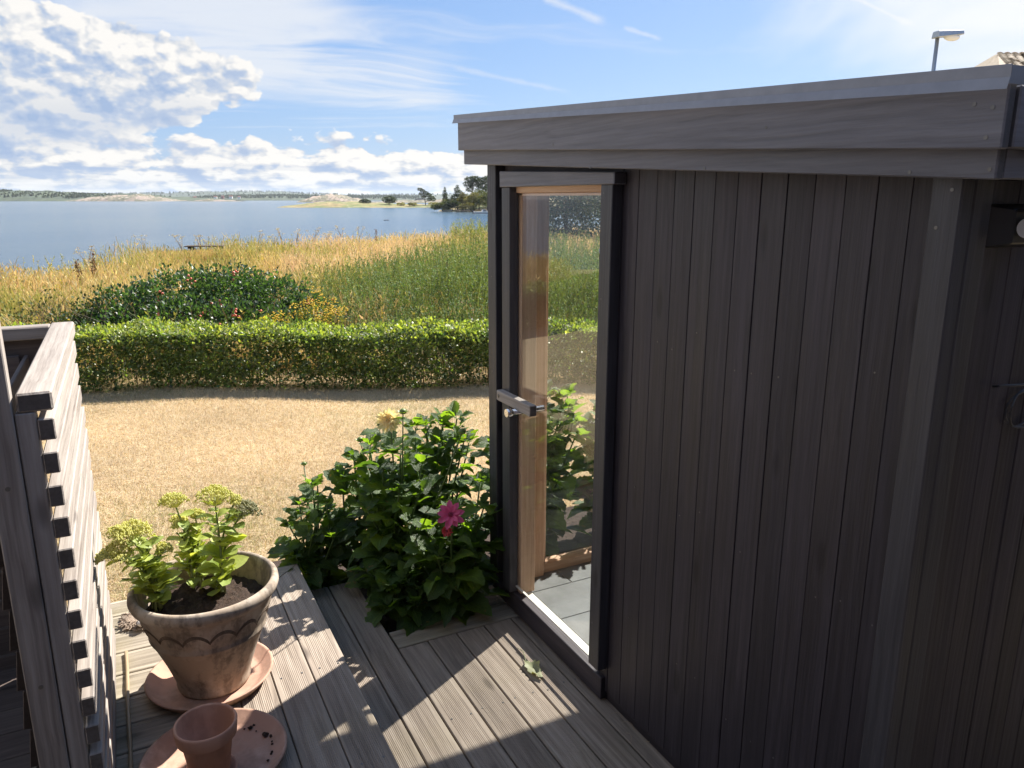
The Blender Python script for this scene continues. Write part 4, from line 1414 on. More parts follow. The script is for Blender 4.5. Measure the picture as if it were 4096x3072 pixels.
def merge(parts):
    parts = tri(parts)
    Vs, Fs, Ts, o = [], [], [], 0
    for V, Fc, T_ in parts:
        Vs.append(V); Fs.append(Fc + o); Ts.append(T_); o += len(V)
    return np.concatenate(Vs), np.concatenate(Fs), np.concatenate(Ts)


M['leaf_attr'] = leafy('foliage', None, rough=.45, trans=.32, tcol=(1.9, 2.1, .6), attr=True)
M['leaf_dull'] = leafy('foliage_matt', None, rough=.7, trans=.22, tcol=(1.7, 1.6, .7), attr=True, spec=.25)
M['straw'] = leafy('dry_grass', None, rough=.75, trans=.28, tcol=(1.2, 1.1, .8), attr=True, spec=.2)


def foliage(name, parts, mat, parent=None, kind=None, loc=(0, 0, 0)):
    V, Fc, T_ = merge(parts)
    V = V - np.array(loc)
    o = link(name, mesh_np(name, V, Fc, T_), mat, parent, loc)
    if kind: o['kind'] = kind
    return o


# ------------------------------------------------------------------ clipped lawn: short dry blades
N = 340000
Y = 2.6 + 9.6 * rng.random(N) ** .8
X = (rng.random(N) * 1.02 - .80) * (Y * .86) + .1
keep = ~((X > -.1 + (Y - 4) * .0) & (Y < 3.6))
P3 = np.stack([X, Y, ground_z(X, Y) - .004], 1)
W3 = cwn(P3)
inside = (W3[:, 0] > -1.32) & (W3[:, 1] > -2.2) & (W3[:, 1] < 3.3)
bed = (W3[:, 0] > -1.75) & (W3[:, 1] > -1.2) & (W3[:, 1] < 2.2)
W3 = W3[~(inside | bed)]
n = len(W3)
H = rng.uniform(.02, .075, n)
patch = np.sin(W3[:, 0] * .9 + 1) * np.sin(W3[:, 1] * 1.1) + rng.normal(0, .5, n)
tn = tints(n, [(.545, .43, .275), (.59, .47, .31), (.50, .385, .24), (.62, .51, .35)], .08) * (1 + .10 * np.sin(W3[:, :1] * 1.7 + 1) * np.sin(W3[:, 1:2] * 2.1))
gr = patch > .95
tn[gr] = tints(int(gr.sum()), [(.36, .31, .15), (.30, .28, .12)], .15)
lawn = foliage('lawn_grass', [blades(W3, H, rng.uniform(.002, .0045, n), rng.normal(0, 1.1, (n, 2)), tn, .3)], M['straw'])
tag(lawn, 'short sun bleached lawn grass between deck and hedge', 'grass', kind='stuff')

# ------------------------------------------------------------------ hedge
hx0, hx1 = -15.0, 9.0
front = lambda X: 10.55 + .055 * (X + 6)


def hedge_pts(n, mode):
    X = rng.uniform(hx0, hx1, n)
    thick, hgt = 1.15, .80
    u = rng.random(n)
    if mode == 'top':
        Y = u * thick; Z = hgt - np.abs(rng.normal(0, .035, n)) + .03 * np.sin(X * 3.1) + .03 * np.sin(X * 7.3 + Y * 5) + .05 * (rng.random(n) < .06)
        k = Y < .14
        Z[k] -= (.14 - Y[k]) * .9
    elif mode == 'front':
        Z = u * hgt; Y = np.abs(rng.normal(0, .05, n)) + .05 * np.sin(X * 2.3 + Z * 4) + .06 * (1 - np.minimum(1, Z / .25)) + .12 * smooth(.62, .8, Z)
    else:
        Y = .05 + u * thick * .9; Z = rng.random(n) ** .9 * hgt * .95
    return X, Y + front(X), Z


parts = []
for mode, n in (('top', 62000), ('front', 105000), ('fill', 70000)):
    X, Y, Z = hedge_pts(n, mode)
    if mode == 'front':
        dn = rng.random(n) < (.30 + .70 * smooth(.0, .32, Z))
        X, Y, Z = X[dn], Y[dn], Z[dn]
    n = len(X)
    P3 = cwn(np.stack([X, Y, ground_z(X, Y) + .02 + Z], 1))
    dv = rng.normal(size=(n, 3)); dv[:, 2] += .9 if mode == 'top' else .25
    fw = cwn(np.array([[0, -1, 0]]))[0] - np.array([CX, CY, 0])
    if mode == 'front': dv += fw * .8
    cl = np.sin(X * 2.7 + 4 * Z) + np.sin(X * 6.1 + 1) * np.sin(Z * 9) + .6 * np.sin(X * 13.7 + Z * 11 + 2)
    if mode != 'top':
        kp = rng.random(n) < np.clip(.72 + .30 * cl, .22, 1)
        X, Y, Z, cl, P3, dv = X[kp], Y[kp], Z[kp], cl[kp], P3[kp], dv[kp]
        n = len(X)
    tn = tints(n, [(.098, .132, .040), (.130, .168, .054), (.072, .105, .034), (.175, .210, .080)], .25) * (1 + .16 * cl[:, None])
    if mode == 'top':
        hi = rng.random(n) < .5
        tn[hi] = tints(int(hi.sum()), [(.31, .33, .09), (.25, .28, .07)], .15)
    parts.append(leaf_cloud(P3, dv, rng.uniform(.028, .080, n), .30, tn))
hedge = thing('clipped_hedge', cw(-1, 11, gz(-1, 11)), 'low clipped green hedge running along the far side of the lawn', 'hedge')
foliage('hedge_leaves', parts, M['leaf_attr'], hedge, 'stuff')
n = 1500
X = rng.uniform(hx0, hx1, n); Y = front(X) + rng.uniform(.15, 1.0, n)
P3 = cwn(np.stack([X, Y, ground_z(X, Y)], 1))
foliage('hedge_twigs', [blades(P3, rng.uniform(.35, .75, n), rng.uniform(.006, .014, n), rng.normal(0, .2, (n, 2)), tints(n, [(.10, .075, .05), (.07, .055, .04)]), .5)], M['leaf_dull'], hedge, 'stuff')

# ------------------------------------------------------------------ meadow
parts = []


def scatter(n, x0, x1, y0, y1, cond=None):
    Y = y0 + (y1 - y0) * rng.random(n)
    X = x0 + (x1 - x0) * rng.random(n)
    sh = np.interp(X, SHX, SHY)
    k = Y < sh - .5
    if cond is not None: k &= cond(X, Y)
    return X[k], Y[k]


def persp(n, y0, y1, xl=-.78, xr=.30, p=.7):
    """more plants near, fewer far, inside the widening view"""
    Y = y0 + (y1 - y0) * rng.random(n) ** (1 / p)
    X = (xl + (xr - xl) * rng.random(n)) * Y
    sh = np.interp(X, SHX, SHY)
    k = Y < sh - .6
    return X[k], Y[k]


fieldn = lambda X, Y: np.sin(X * .55 + .3 * Y) + np.sin(X * .23 - Y * .41 + 2) + .6 * np.sin(X * 1.3 + 1) * np.sin(Y * .9)
X, Y = persp(150000, 12.0, 62, -1.25, .30, .62)
n = len(X)
ex = (((X + 6.0) / 3.1) ** 2 + ((Y - 14.6) / 2.3) ** 2 < 1) | ((X / Y > -.16) & (Y < 21) & (rng.random(n) < .8))
X, Y = X[~ex], Y[~ex]
n = len(X)
fv = fieldn(X, Y) + rng.normal(0, .7, n)
tn = tints(n, [(.50, .375, .175), (.55, .43, .22), (.44, .335, .15), (.48, .385, .20)], .17)
pink = (Y > 22) & (X > -.30 * Y) & (fv > -.6)
tn[pink] = tints(int(pink.sum()), [(.54, .41, .245), (.57, .45, .28), (.49, .37, .215)], .14)
grn = (fv < -1.1) | ((Y > 24) & (X < -.33 * Y) & (rng.random(n) < .55))
tn[grn] = tints(int(grn.sum()), [(.30, .29, .085), (.36, .33, .10), (.25, .26, .08)], .15)
near_table = (Y > 29) & (Y < 35) & (np.abs(X + 13.7) < 6)
H = rng.uniform(.35, .80, n) * np.where(near_table, 1.1, 1) * (1 + .22 * fieldn(X * 2, Y * 2) + .18 * np.sin(X * 5.1 + Y) * np.sin(Y * 4.3)) * np.where(Y < 13.2, .55, 1)
P3 = cwn(np.stack([X, Y, ground_z(X, Y)], 1))
parts.append(blades(P3, H, (.004 + .00045 * Y) * rng.uniform(.7, 1.6, n), rng.normal(0, .22, (n, 2)) + np.array([.12, .02]), tn, .55))
Xt = -13.65 + rng.normal(0, 1.2, 4500); Yt = rng.uniform(31.9, 33.8, 4500)
Pt = cwn(np.stack([Xt, Yt, ground_z(Xt, Yt)], 1))
extra = blades(Pt, rng.uniform(.42, .70, 4500), (.02 * rng.uniform(.6, 1.4, 4500)), rng.normal(0, .15, (4500, 2)), tints(4500, [(.50, .38, .15), (.40, .34, .11), (.56, .42, .2)], .15), .5)
# seed heads
k = rng.random(n) < .28
Q = P3[k].copy(); Q[:, 2] += H[k] * .82
ns = len(Q)
dv = rng.normal(0, .35, (ns, 3)); dv[:, 2] += 1
parts.append(leaf_cloud(Q, dv, rng.uniform(.08, .17, ns), .14, np.clip(tn[k] * 1.12, 0, .8)))
mg = foliage('meadow_grass', parts[:1] + [extra], M['straw'])
tag(mg, 'tall golden dry meadow grass between hedge and shore', 'grass', kind='stuff')
sh_ = foliage('grass_seed_heads', parts[1:], M['straw'])
tag(sh_, 'feathery straw coloured seed heads over the meadow', 'grass', kind='stuff')


# leafy upright weeds: stem with leaves all along
def weeds(X, Y, H, leaf, leafcols, per=26, lean=.12, stemcol=(.16, .19, .07), wid=.20, top=None, droop=.4):
    n = len(X)
    B = cwn(np.stack([X, Y, ground_z(X, Y)], 1))
    ln = rng.normal(0, lean, (n, 2))
    pr = [blades(B, H, .006 + .0004 * Y, ln, tints(n, [stemcol]), .5)]
    s = rng.uniform(.18, 1.0, (n, per))
    bp = np.repeat(B, per, 0); hh = np.repeat(H, per); l2 = np.repeat(ln, per, 0); sv = s.ravel()
    pos = bp.copy()
    pos[:, 2] += hh * sv * (1 - .25 * np.linalg.norm(l2, axis=1) * sv)
    pos[:, :2] += l2 * (hh * sv ** 1.6)[:, None]
    dv = rng.normal(0, 1, (n * per, 3)); dv[:, 2] = np.abs(dv[:, 2]) * .6 + droop
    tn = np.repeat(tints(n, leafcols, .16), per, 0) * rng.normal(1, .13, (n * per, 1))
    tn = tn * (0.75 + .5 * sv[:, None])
    pr.append(leaf_cloud(pos, dv, np.repeat(np.full(n, leaf), per) * rng.uniform(.6, 1.3, n * per) * (1.15 - .5 * sv), wid, np.clip(tn, .01, .8)))
    return pr


# green osier-like thicket on the right
n = 7500
Y = rng.uniform(12.4, 23, n)
X = rng.uniform(-.30, .42, n) * Y
edge_ = smooth(-.31, -.13, X / Y)
k = rng.random(n) < .22 + .78 * edge_
X, Y = X[k], Y[k]
H = (.80 + .95 * smooth(-.30, -.04, X / Y)) * rng.uniform(.7, 1.15, len(X)) * np.where(Y < 13.6, .62, 1)
th = foliage('willow_thicket', tri(weeds(X, Y, H, .075, [(.085, .135, .045), (.105, .160, .055), (.075, .125, .050), (.125, .170, .05)], 30, .13, wid=.17)), M['leaf_dull'])
tag(th, 'dense grey green thicket of upright leafy shoots behind the hedge', 'shrubs', kind='stuff')
# yellow-green herbs along the shore edge and among the grass
X, Y = persp(5200, 13, 60, -.78, .1, .75)
sh = np.interp(X, SHX, SHY)
k = (sh - Y < 9) | (rng.random(len(X)) < .12)
X, Y = X[k], Y[k]
H = rng.uniform(.45, .95, len(X))
hb_ = foliage('shore_herbs', tri(weeds(X, Y, H, .10, [(.26, .25, .065), (.34, .29, .075), (.20, .22, .06), (.40, .32, .09)], 16, .12, (.30, .26, .10), .22)), M['leaf_dull'])
tag(hb_, 'yellowish shore herbs fringing the meadow by the water', 'plants', kind='stuff')
n = 420
X = rng.uniform(-.08, .06, n) * 47; Y = rng.uniform(44, 52, n)
k = Y < np.interp(X, SHX, SHY) - .5
X, Y = X[k], Y[k]
rd = foliage('shore_reeds', tri(weeds(X, Y, rng.uniform(.9, 1.6, len(X)), .22, [(.17, .20, .06), (.22, .23, .07)], 14, .1, wid=.10)), M['leaf_dull'])
tag(rd, 'taller green reeds at the edge of the bay', 'reeds', kind='stuff')


# tall wispy umbels with pale heads on the shoreline
for i, (u, Yd) in enumerate(((205, 34), (212, 36), (262, 38), (278, 39), (285, 40), (300, 40), (318, 41), (330, 43), (150, 31), (330, 44), (186, 33), (345, 45), (90, 26), (362, 46))):
    Xd = (u - 512) / 760 * Yd
    B = cw(Xd, Yd, gz(Xd, Yd))
    root = thing('seeding_umbel', B, 'thin straw coloured umbel plant gone to seed on the shoreline', 'plant', 'seeding umbels along the shore')
    hgt = random.uniform(.95, 1.35)
    bm = bmesh.new()
    heads = []
    for j in range(6):
        a, r = random.uniform(0, 6.28), random.uniform(.1, .4)
        z0_ = hgt * random.uniform(.35, .6)
        tip = Vector((r * math.cos(a), r * math.sin(a), hgt * random.uniform(.75, 1.0)))
        tube_bm([(0, 0, 0), (0, 0, z0_), tip], [.010, .008, .005], 4, bm)
        heads.append(tip)
    link('stems', bm_mesh('stems', bm), M['bamboo'], root, B)
    pos = np.concatenate([np.array(h)[None] + rng.normal(0, .05, (14, 3)) * np.array([1, 1, .35]) for h in heads])
    V, Fc, T_ = leaf_cloud(pos, rng.normal(size=(len(pos), 3)), rng.uniform(.03, .06, len(pos)), .4, tints(len(pos), [(.45, .38, .24), (.5, .45, .33), (.38, .30, .16)]))
    link('seed_heads', mesh_np('seed_heads', V, Fc, T_), M['straw'], root, B)['kind'] = 'stuff'

# brown dock weeds on the left shore
for i, (u, Yd, hh) in enumerate(((84, 22.5, .95), (92, 23, 1.15), (100, 23.5, .85), (378, 40, 1.2))):
    Xd = (u - 512) / 760 * Yd
    B = cw(Xd, Yd, gz(Xd, Yd))
    root = thing('dock_weed', B, 'dead brown dock spike standing above the grass by the water', 'plant', 'brown dock spikes')
    tip = Vector((random.uniform(-.25, .25), random.uniform(-.2, .2), hh))
    link('stalk', bm_mesh('stalk', tube_bm([(0, 0, 0), tip * .5, tip], [.012, .01, .006], 5)), M['bamboo'], root, B)
    s = rng.uniform(.4, 1, 110)
    pos = np.array(tip)[None] * s[:, None] + rng.normal(0, .035, (110, 3))
    V, Fc, T_ = leaf_cloud(pos, rng.normal(size=(110, 3)) + np.array([0, 0, .8]), rng.uniform(.04, .08, 110), .35, tints(110, [(.12, .07, .045), (.16, .09, .05)]))
    link('seed_spike', mesh_np('seed_spike', V, Fc, T_), M['leaf_dull'], root, B)['kind'] = 'stuff'


# ------------------------------------------------------------------ rose bush with hips
def shrub_mass(lumps, nleaf, size, cols, shell=.35, updir=.5, wid=.33, bumpy=.12):
    """lumps: (cx, cy, cz, rx, ry, rz) in world; leaves fill shells of the lumps"""
    vol = np.array([l[3] * l[4] + l[3] * l[5] + l[4] * l[5] for l in lumps])
    cnt = (nleaf * vol / vol.sum()).astype(int)
    P_, D_ = [], []
    for l, c_ in zip(lumps, cnt):
        d = unit(rng.normal(size=(c_, 3)))
        r = (1 - shell * rng.random(c_) ** 1.5) * (1 + bumpy * np.sin(d[:, 0] * 9 + l[0] * 5) * np.sin(d[:, 1] * 8 + d[:, 2] * 7) + bumpy * .7 * np.sin(d[:, 0] * 21 + l[1] * 3) * np.sin(d[:, 2] * 17 + d[:, 1] * 13))
        P_.append(np.array(l[:3]) + d * r[:, None] * np.array(l[3:]))
        D_.append(d * .8 + rng.normal(0, .6, (c_, 3)) + np.array([0, 0, updir]))
    P_, D_ = np.concatenate(P_), np.concatenate(D_)
    n_ = len(P_)
    return P_, D_, leaf_cloud(P_, D_, size * rng.uniform(.6, 1.4, n_), wid, tints(n_, cols, .22))


rb = cw(-6.0, 15.0, gz(-6, 15))
bush = thing('rose_bush', rb, 'broad dark green rose bush dotted with red hips behind the hedge', 'bush')
lumps = []
for (X_, Y_, zt, r) in ((-6.6, 15.2, 1.40, .95), (-5.7, 15.4, 1.48, .9), (-4.9, 15.3, 1.34, .85), (-7.5, 15.0, 1.12, .8), (-4.1, 15.0, 1.0, .7), (-8.2, 14.7, .75, .65), (-7.0, 14.2, .90, .7), (-6.1, 14.1, 1.0, .75), (-5.2, 14.1, .98, .7), (-4.4, 14.2, .85, .6), (-3.5, 14.6, .70, .5), (-5.9, 16.2, 1.25, .8), (-7.7, 13.8, .6, .55), (-6.6, 13.5, .6, .6), (-5.6, 13.5, .65, .6), (-4.7, 13.6, .6, .55)):
    p_ = cw(X_, Y_, gz(X_, Y_))
    zt -= .14
    lumps.append((p_.x, p_.y, p_.z + zt - r * .62, r, r, r * .62 + .05))
    lumps.append((p_.x, p_.y, p_.z + max(zt - r * 1.3, .1), r * .95, r * .95, r * .6))
P_, D_, lf_ = shrub_mass(lumps, 72000, .072, [(.030, .058, .028), (.045, .080, .036), (.062, .105, .044), (.038, .070, .038)], bumpy=.22)
foliage('rose_leaves', [lf_], M['leaf_attr'], bush, 'stuff')
face = np.where(((P_ - np.array(rb)) @ ((np.array([CX, CY, CZ]) - np.array(rb)) / 15.6)) > .15)[0]
sel = rng.choice(face, 90, replace=False)
Vh, Fh, o = [], [], 0
ico = bmesh.new(); bmesh.ops.create_icosphere(ico, subdivisions=1, radius=1)
iv = np.array([v.co[:] for v in ico.verts]); ifc = np.array([[v.index for v in f.verts] for f in ico.faces]); ico.free()
cam_dir = np.array([CX, CY, CZ])
for i in sel:
    tocam = cam_dir - P_[i]; tocam /= np.linalg.norm(tocam)
    for j in range(random.randint(2, 5)):
        c_ = P_[i] + rng.normal(0, .05, 3) + np.array([0, 0, .02])
        Vh.append(iv * .027 + c_ + tocam * .17); Fh.append(ifc + o); o += len(iv)
M['hip'] = plain('rose_hip', (.62, .13, .06), .4, 0, .3, 10)
link('rose_hips', mesh_np('rose_hips', np.concatenate(Vh) - np.array(rb), np.concatenate(Fh)), M['hip'], bush, rb, smooth=True)['kind'] = 'stuff'
n = 700
i_ = rng.integers(0, len(lumps), n)
Lp = np.array(lumps)[i_]
B = np.stack([Lp[:, 0] + rng.normal(0, .35, n), Lp[:, 1] + rng.normal(0, .35, n), np.full(n, gz(-6, 15))], 1)
foliage('rose_stems', [blades(B, rng.uniform(.4, 1.0, n), np.full(n, .014), rng.normal(0, .3, (n, 2)), tints(n, [(.11, .085, .06)]), .5)], M['leaf_dull'], bush, 'stuff')

# scraggly twiggy shrub left of the rose bush
tb = cw(-8.9, 14.6, gz(-8.9, 14.6))
tw = thing('twiggy_shrub', tb, 'thin twiggy shrub with sparse leaves left of the rose bush', 'bush')
lum2 = [(tb.x + dx, tb.y + dy, tb.z + dz, .55, .55, .5) for dx, dy, dz in ((0, 0, .5), (.4, .5, .45), (-.3, -.5, .4), (.2, .9, .55))]
_, _, lf2 = shrub_mass(lum2, 1500, .06, [(.06, .085, .03), (.09, .11, .04)], .9)
foliage('leaves', [lf2], M['leaf_dull'], tw, 'stuff')
B = np.array(tb)[None] + rng.normal(0, .4, (70, 3)) * np.array([1, 1, 0])
foliage('twigs', [blades(B, rng.uniform(.7, 1.25, 70), np.full(70, .012), rng.normal(0, .3, (70, 2)), tints(70, [(.13, .10, .07)]), .4)], M['leaf_dull'], tw, 'stuff')

# yellow tansy plants between rose bush and thicket
M['tansy'] = plain('tansy_yellow', (.72, .47, .02), .7, 0, .2, 40)
for i, (u, v, Yd, hh) in enumerate(((316, 288, 13.6, 1.0), (309, 300, 13.4, .8), (330, 299, 13.5, .85), (338, 306, 13.3, .7), (296, 303, 13.4, .75), (277, 312, 13.2, .55), (322, 312, 13.2, .6))):
    Xd = (u - 512) / 760 * Yd
    hh = max(.45, at((u, v), z=gz(Xd, Yd)).length * 0 + (CZ + (Yd) * -math.tan(PITCH + math.atan((v - 384) / F_PX)) - gz(Xd, Yd)))
    B = cw(Xd, Yd, gz(Xd, Yd))
    root = thing('tansy_plant', B, 'yellow flowering tansy standing between rose bush and green thicket', 'plant', 'yellow tansy behind the hedge')
    pr = tri(weeds(np.full(7, Xd) + rng.normal(0, .10, 7), np.full(7, Yd) + rng.normal(0, .1, 7), hh * rng.uniform(.75, .98, 7), .10, [(.16, .19, .045), (.22, .23, .05)], 16, .1, wid=.22))
    foliage('foliage', pr, M['leaf_dull'], root, None, B)
    Vh, Fh, o = [], [], 0
    for j in range(60):
        r_, a_ = .16 * math.sqrt(random.random()), random.uniform(0, 6.28)
        c_ = np.array([r_ * math.cos(a_), r_ * math.sin(a_), hh * random.uniform(.72, 1.02)])
        Vh.append(iv * np.array([.018, .018, .009]) + c_); Fh.append(ifc + o); o += len(iv)
    link('flower_heads', mesh_np('flower_heads', np.concatenate(Vh), np.concatenate(Fh)), M['tansy'], root, B, smooth=True)['kind'] = 'stuff'
# yellow-leaved sprigs at the right foot of the rose bush
for i, (u, Yd, hh) in enumerate(((262, 13.4, .75), (272, 13.3, .62), (284, 13.4, .6), (252, 13.2, .55))):
    Xd = (u - 512) / 760 * Yd
    B = cw(Xd, Yd, gz(Xd, Yd))
    root = thing('yellowing_sprig', B, 'upright sprig with yellow leaves against the dark rose bush', 'plant', 'yellow sprigs by the rose bush')
    pr = tri(weeds(np.full(5, Xd) + rng.normal(0, .08, 5), np.full(5, Yd) + rng.normal(0, .08, 5), hh * rng.uniform(.8, 1.1, 5), .11, [(.42, .38, .05), (.30, .32, .05)], 16, .1, wid=.28))
    foliage('foliage', pr, M['leaf_dull'], root, None, B)

# ------------------------------------------------------------------ picnic table in the meadow
Yd = 34.3
Xd = (418 - 1024 / 2 + 2) / 760 * Yd
Xd = ((905 / 1.08 / 4) - 512) / 760 * Yd
tz = CZ - Yd * math.tan(PITCH - math.atan((384 - 246.2) / F_PX))
gzt = gz(Xd, Yd)
pc = cw(Xd, Yd, gzt)
pt_ = thing('picnic_table', pc, 'dark timber picnic table with benches in the meadow by the water', 'table', rz=R(63 + 8))
M['old_x'] = wood('old_table_wood', 'x', (.05, .035, .028), (.085, .062, .05), (.13, .10, .085), rough=.8)
WLOC[pt_.name] = Vector((0, 0, 0))
for i in range(5): box('table_plank', -.80, .80, -.36 + i * .145, -.225 + i * .145, .70, .74, M['old_x'], pt_)
for s in (-1, 1):
    box('bench_plank', -.80, .80, s * .72 - .13, s * .72 + .13, .40, .44, M['old_x'], pt_)
    box('cross_beam', s * .62 - .04, s * .62 + .04, -.85, .85, .32, .398, M['old_x'], pt_)
    box('top_beam', s * .62 - .04, s * .62 + .04, -.34, .34, .62, .698, M['old_x'], pt_)
    for q in (-1, 1):
        hexa('leg', [(s * .62 + .042, q * .62 - .05, 0), (s * .62 + .09, q * .62 - .05, 0), (s * .62 + .09, q * .62 + .05, 0), (s * .62 + .042, q * .62 + .05, 0),
                     (s * .62 + .042, q * .18 - .05, .69), (s * .62 + .09, q * .18 - .05, .69), (s * .62 + .09, q * .18 + .05, .69), (s * .62 + .042, q * .18 + .05, .69)], M['old_x'], pt_)


# ------------------------------------------------------------------ far land
def ridge(name, label, x0, x1, y0, y1, prof, mat, nx=160, ny=14, rough=1.0, seed=0):
    """land mass in view-aligned coordinates; prof(s) = crest height over water along its length (s 0..1)"""
    rs = np.random.default_rng(seed)
    xs_ = np.linspace(x0, x1, nx); ys_ = np.linspace(0, 1, ny)
    S, Tt = np.meshgrid((xs_ - x0) / (x1 - x0), ys_)
    h = np.interp(S, *prof)
    cross = np.sin(np.clip(Tt * 1.02, 0, 1) * np.pi) ** .7
    nz = np.zeros_like(S)
    for f_, a_ in ((9, .18), (23, .12), (51, .10), (97, .07)):
        nz += a_ * np.sin(S * f_ * 6.28 + rs.uniform(0, 6) + Tt * rs.uniform(2, 9)) * np.sin(S * f_ * 3.1 + Tt * 5 + rs.uniform(0, 6))
    z = WATER - 1.0 + (h + 1.0) * cross * (1 + rough * nz) + rs.normal(0, .03, S.shape) * h * rough * cross
    A_ = np.stack([(x0 + S * (x1 - x0)).ravel(), (y0 + Tt * (y1 - y0)).ravel(), z.ravel()], 1)
    I_ = np.arange(nx * ny).reshape(ny, nx)
    F_ = np.stack([I_[:-1, :-1].ravel(), I_[:-1, 1:].ravel(), I_[1:, 1:].ravel(), I_[1:, :-1].ravel()], 1)
    o = link(name, mesh_np(name, cwn(A_), F_), mat, None, smooth=True)
    return tag(o, label, 'land', kind='structure')


def land_mat(name, a, b, c3, scale, lo=.42, hi=.6, rock=.62):
    m, t, out = new_mat(name)
    co = t.n('ShaderNodeTexCoord').outputs['Object']
    n1 = t.noise(co, scale, 6, .65)
    n2 = t.noise(co, scale * 5, 5, .7)
    c = t.mix(t.ss(n1, lo, hi), a, b)
    c = t.mix(t.ss(t.m('ADD', t.m('MULTIPLY', n1, .4), t.m('MULTIPLY', n2, .6)), rock - .06, rock + .04), c, c3)
    v = t.lin(n2, .3, .7, .65, 1.3)
    principled(t, out, Base_Color=t.vm('MULTIPLY', c, t.xyz(v, v, v)), Roughness=.95, Normal=t.bump(n2, .8, 2.0))
    return m


M['forest'] = land_mat('far_forest', (.035, .055, .030), (.055, .075, .035), (.30, .25, .21), .02, rock=.66)
M['rocky'] = land_mat('rocky_shore', (.27, .21, .17), (.10, .10, .055), (.33, .27, .23), .03, .42, .55, .58)
M['ridge'] = land_mat('distant_ridge', (.045, .065, .045), (.055, .08, .05), (.07, .09, .06), .006, rock=.8)
M['headland'] = land_mat('headland_grass', (.27, .21, .095), (.16, .18, .06), (.33, .26, .20), .05, .42, .58, .62)
xat = lambda u, Y: (u - 512) / F_PX * Y
ridge('forested_shore', 'low forested shore on the far left of the bay', xat(-160, 1750), xat(215, 1750), 1650, 2100, ([0, .3, .45, .55, .7, .85, 1], [20, 24, 21, 17, 14, 10, 1]), M['forest'], 260, 16, 1.0, 1)
ridge('rocky_shore', 'bare pinkish granite shore across the bay', xat(105, 1680), xat(205, 1680), 1560, 1700, ([0, .2, .4, .6, .8, 1], [3, 8, 11, 12, 5, .5]), M['rocky'], 160, 14, 1.1, 2)
ridge('distant_ridge', 'distant wooded ridge along the horizon', xat(-200, 4200), xat(900, 4200), 3900, 4700, ([0, .15, .27, .36, .42, .5, .6, .8, 1], [30, 34, 30, 38, 44, 26, 28, 26, 30]), M['ridge'], 300, 12, .5, 3)
ridge('wooded_shore', 'wooded shore in the middle distance behind the headland', xat(180, 2500), xat(420, 2500), 2400, 2800, ([0, .1, .4, .6, .9, 1], [3, 12, 15, 11, 12, 10]), M['forest'], 200, 14, .8, 4)
ridge('rocky_skerry', 'low rocky skerry in the bay', xat(200, 1500), xat(250, 1500), 1480, 1530, ([0, .3, .6, 1], [.5, 4, 3, .3]), M['rocky'], 60, 10, .8, 5)
ridge('granite_hill', 'bare granite hill behind the headland', xat(308, 1100), xat(366, 1100), 1060, 1190, ([0, .15, .35, .6, .85, 1], [3, 7, 9.5, 9, 5, .5]), M['rocky'], 120, 14, .8, 6)
ridge('low_granite', 'low pale rock shore behind the trees', xat(360, 900), xat(560, 900), 880, 980, ([0, .2, .5, .8, 1], [1, 3, 4, 4, 4]), M['rocky'], 120, 10, .6, 7)
ridge('headland', 'grassy headland with pale rocks reaching into the bay', xat(277, 430), xat(640, 430), 416, 500, ([0, .04, .1, .2, .35, .5, 1], [.15, 1.4, 2.8, 3.0, 1.5, 1.3, 3]), M['headland'], 200, 22, .35, 8)
ridge('wooded_bank', 'shore bank with trees and jetties on the right of the bay', xat(436, 285), xat(760, 285), 276, 380, ([0, .03, .10, .25, 1], [.3, 1.2, 2.2, 5, 9]), M['headland'], 120, 22, .3, 9)


# far woods standing on the left shore and ridge: too far to tell tree from tree
def wood_line(name, label, x0, x1, y0, y1, prof, n, hmin, hmax, cols):
    X_ = rng.uniform(x0, x1, n); k_ = rng.random(n)
    Y_ = y0 + (y1 - y0) * (.12 + .5 * k_)
    zb = WATER - 1 + (np.interp((X_ - x0) / (x1 - x0), *prof) + 1) * np.sin(np.clip((Y_ - y0) / (y1 - y0), 0, 1) * np.pi) ** .7
    P_ = cwn(np.stack([X_, Y_, zb - 1], 1))
    hh = rng.uniform(hmin, hmax, n)
    a = blades(P_, hh, hh * .55, rng.normal(0, .05, (n, 2)), tints(n, cols, .2), .25)
    b = blades(P_, hh * .9, hh * .6, rng.normal(0, .05, (n, 2)), tints(n, cols, .2), .3)
    tag(foliage(name, [a, b], M['leaf_dull']), label, 'woods', kind='stuff')


wood_line('shore_woods', 'dark woods covering the far left shore', xat(-160, 1750), xat(150, 1750), 1650, 2100, ([0, .3, .45, .55, .7, .85, 1], [20, 24, 21, 17, 14, 10, 6]), 2600, 5, 9, [(.030, .048, .028), (.040, .060, .030), (.055, .065, .030)])
wood_line('bay_woods', 'woods beyond the bay behind the headland', xat(190, 2500), xat(420, 2500), 2400, 2800, ([0, .1, .4, .6, .9, 1], [3, 12, 15, 11, 12, 10]), 1800, 5, 9, [(.034, .055, .034), (.045, .065, .036)])
wood_line('ridge_woods', 'tree line on the distant ridge', xat(-200, 4200), xat(900, 4200), 3900, 4700, ([0, .15, .27, .36, .42, .5, .6, .8, 1], [30, 34, 30, 38, 44, 26, 28, 26, 30]), 2600, 6, 12, [(.040, .060, .042), (.048, .070, .046)])
# small houses on the far shore
M['white_paint'] = plain('white_paint', (.72, .71, .68), .7, 0, .05)
M['red_roof'] = plain('red_tile_roof', (.28, .10, .07), .8, 0, .2)
M['red_paint'] = plain('red_barn_paint', (.25, .05, .04), .8, 0, .1)


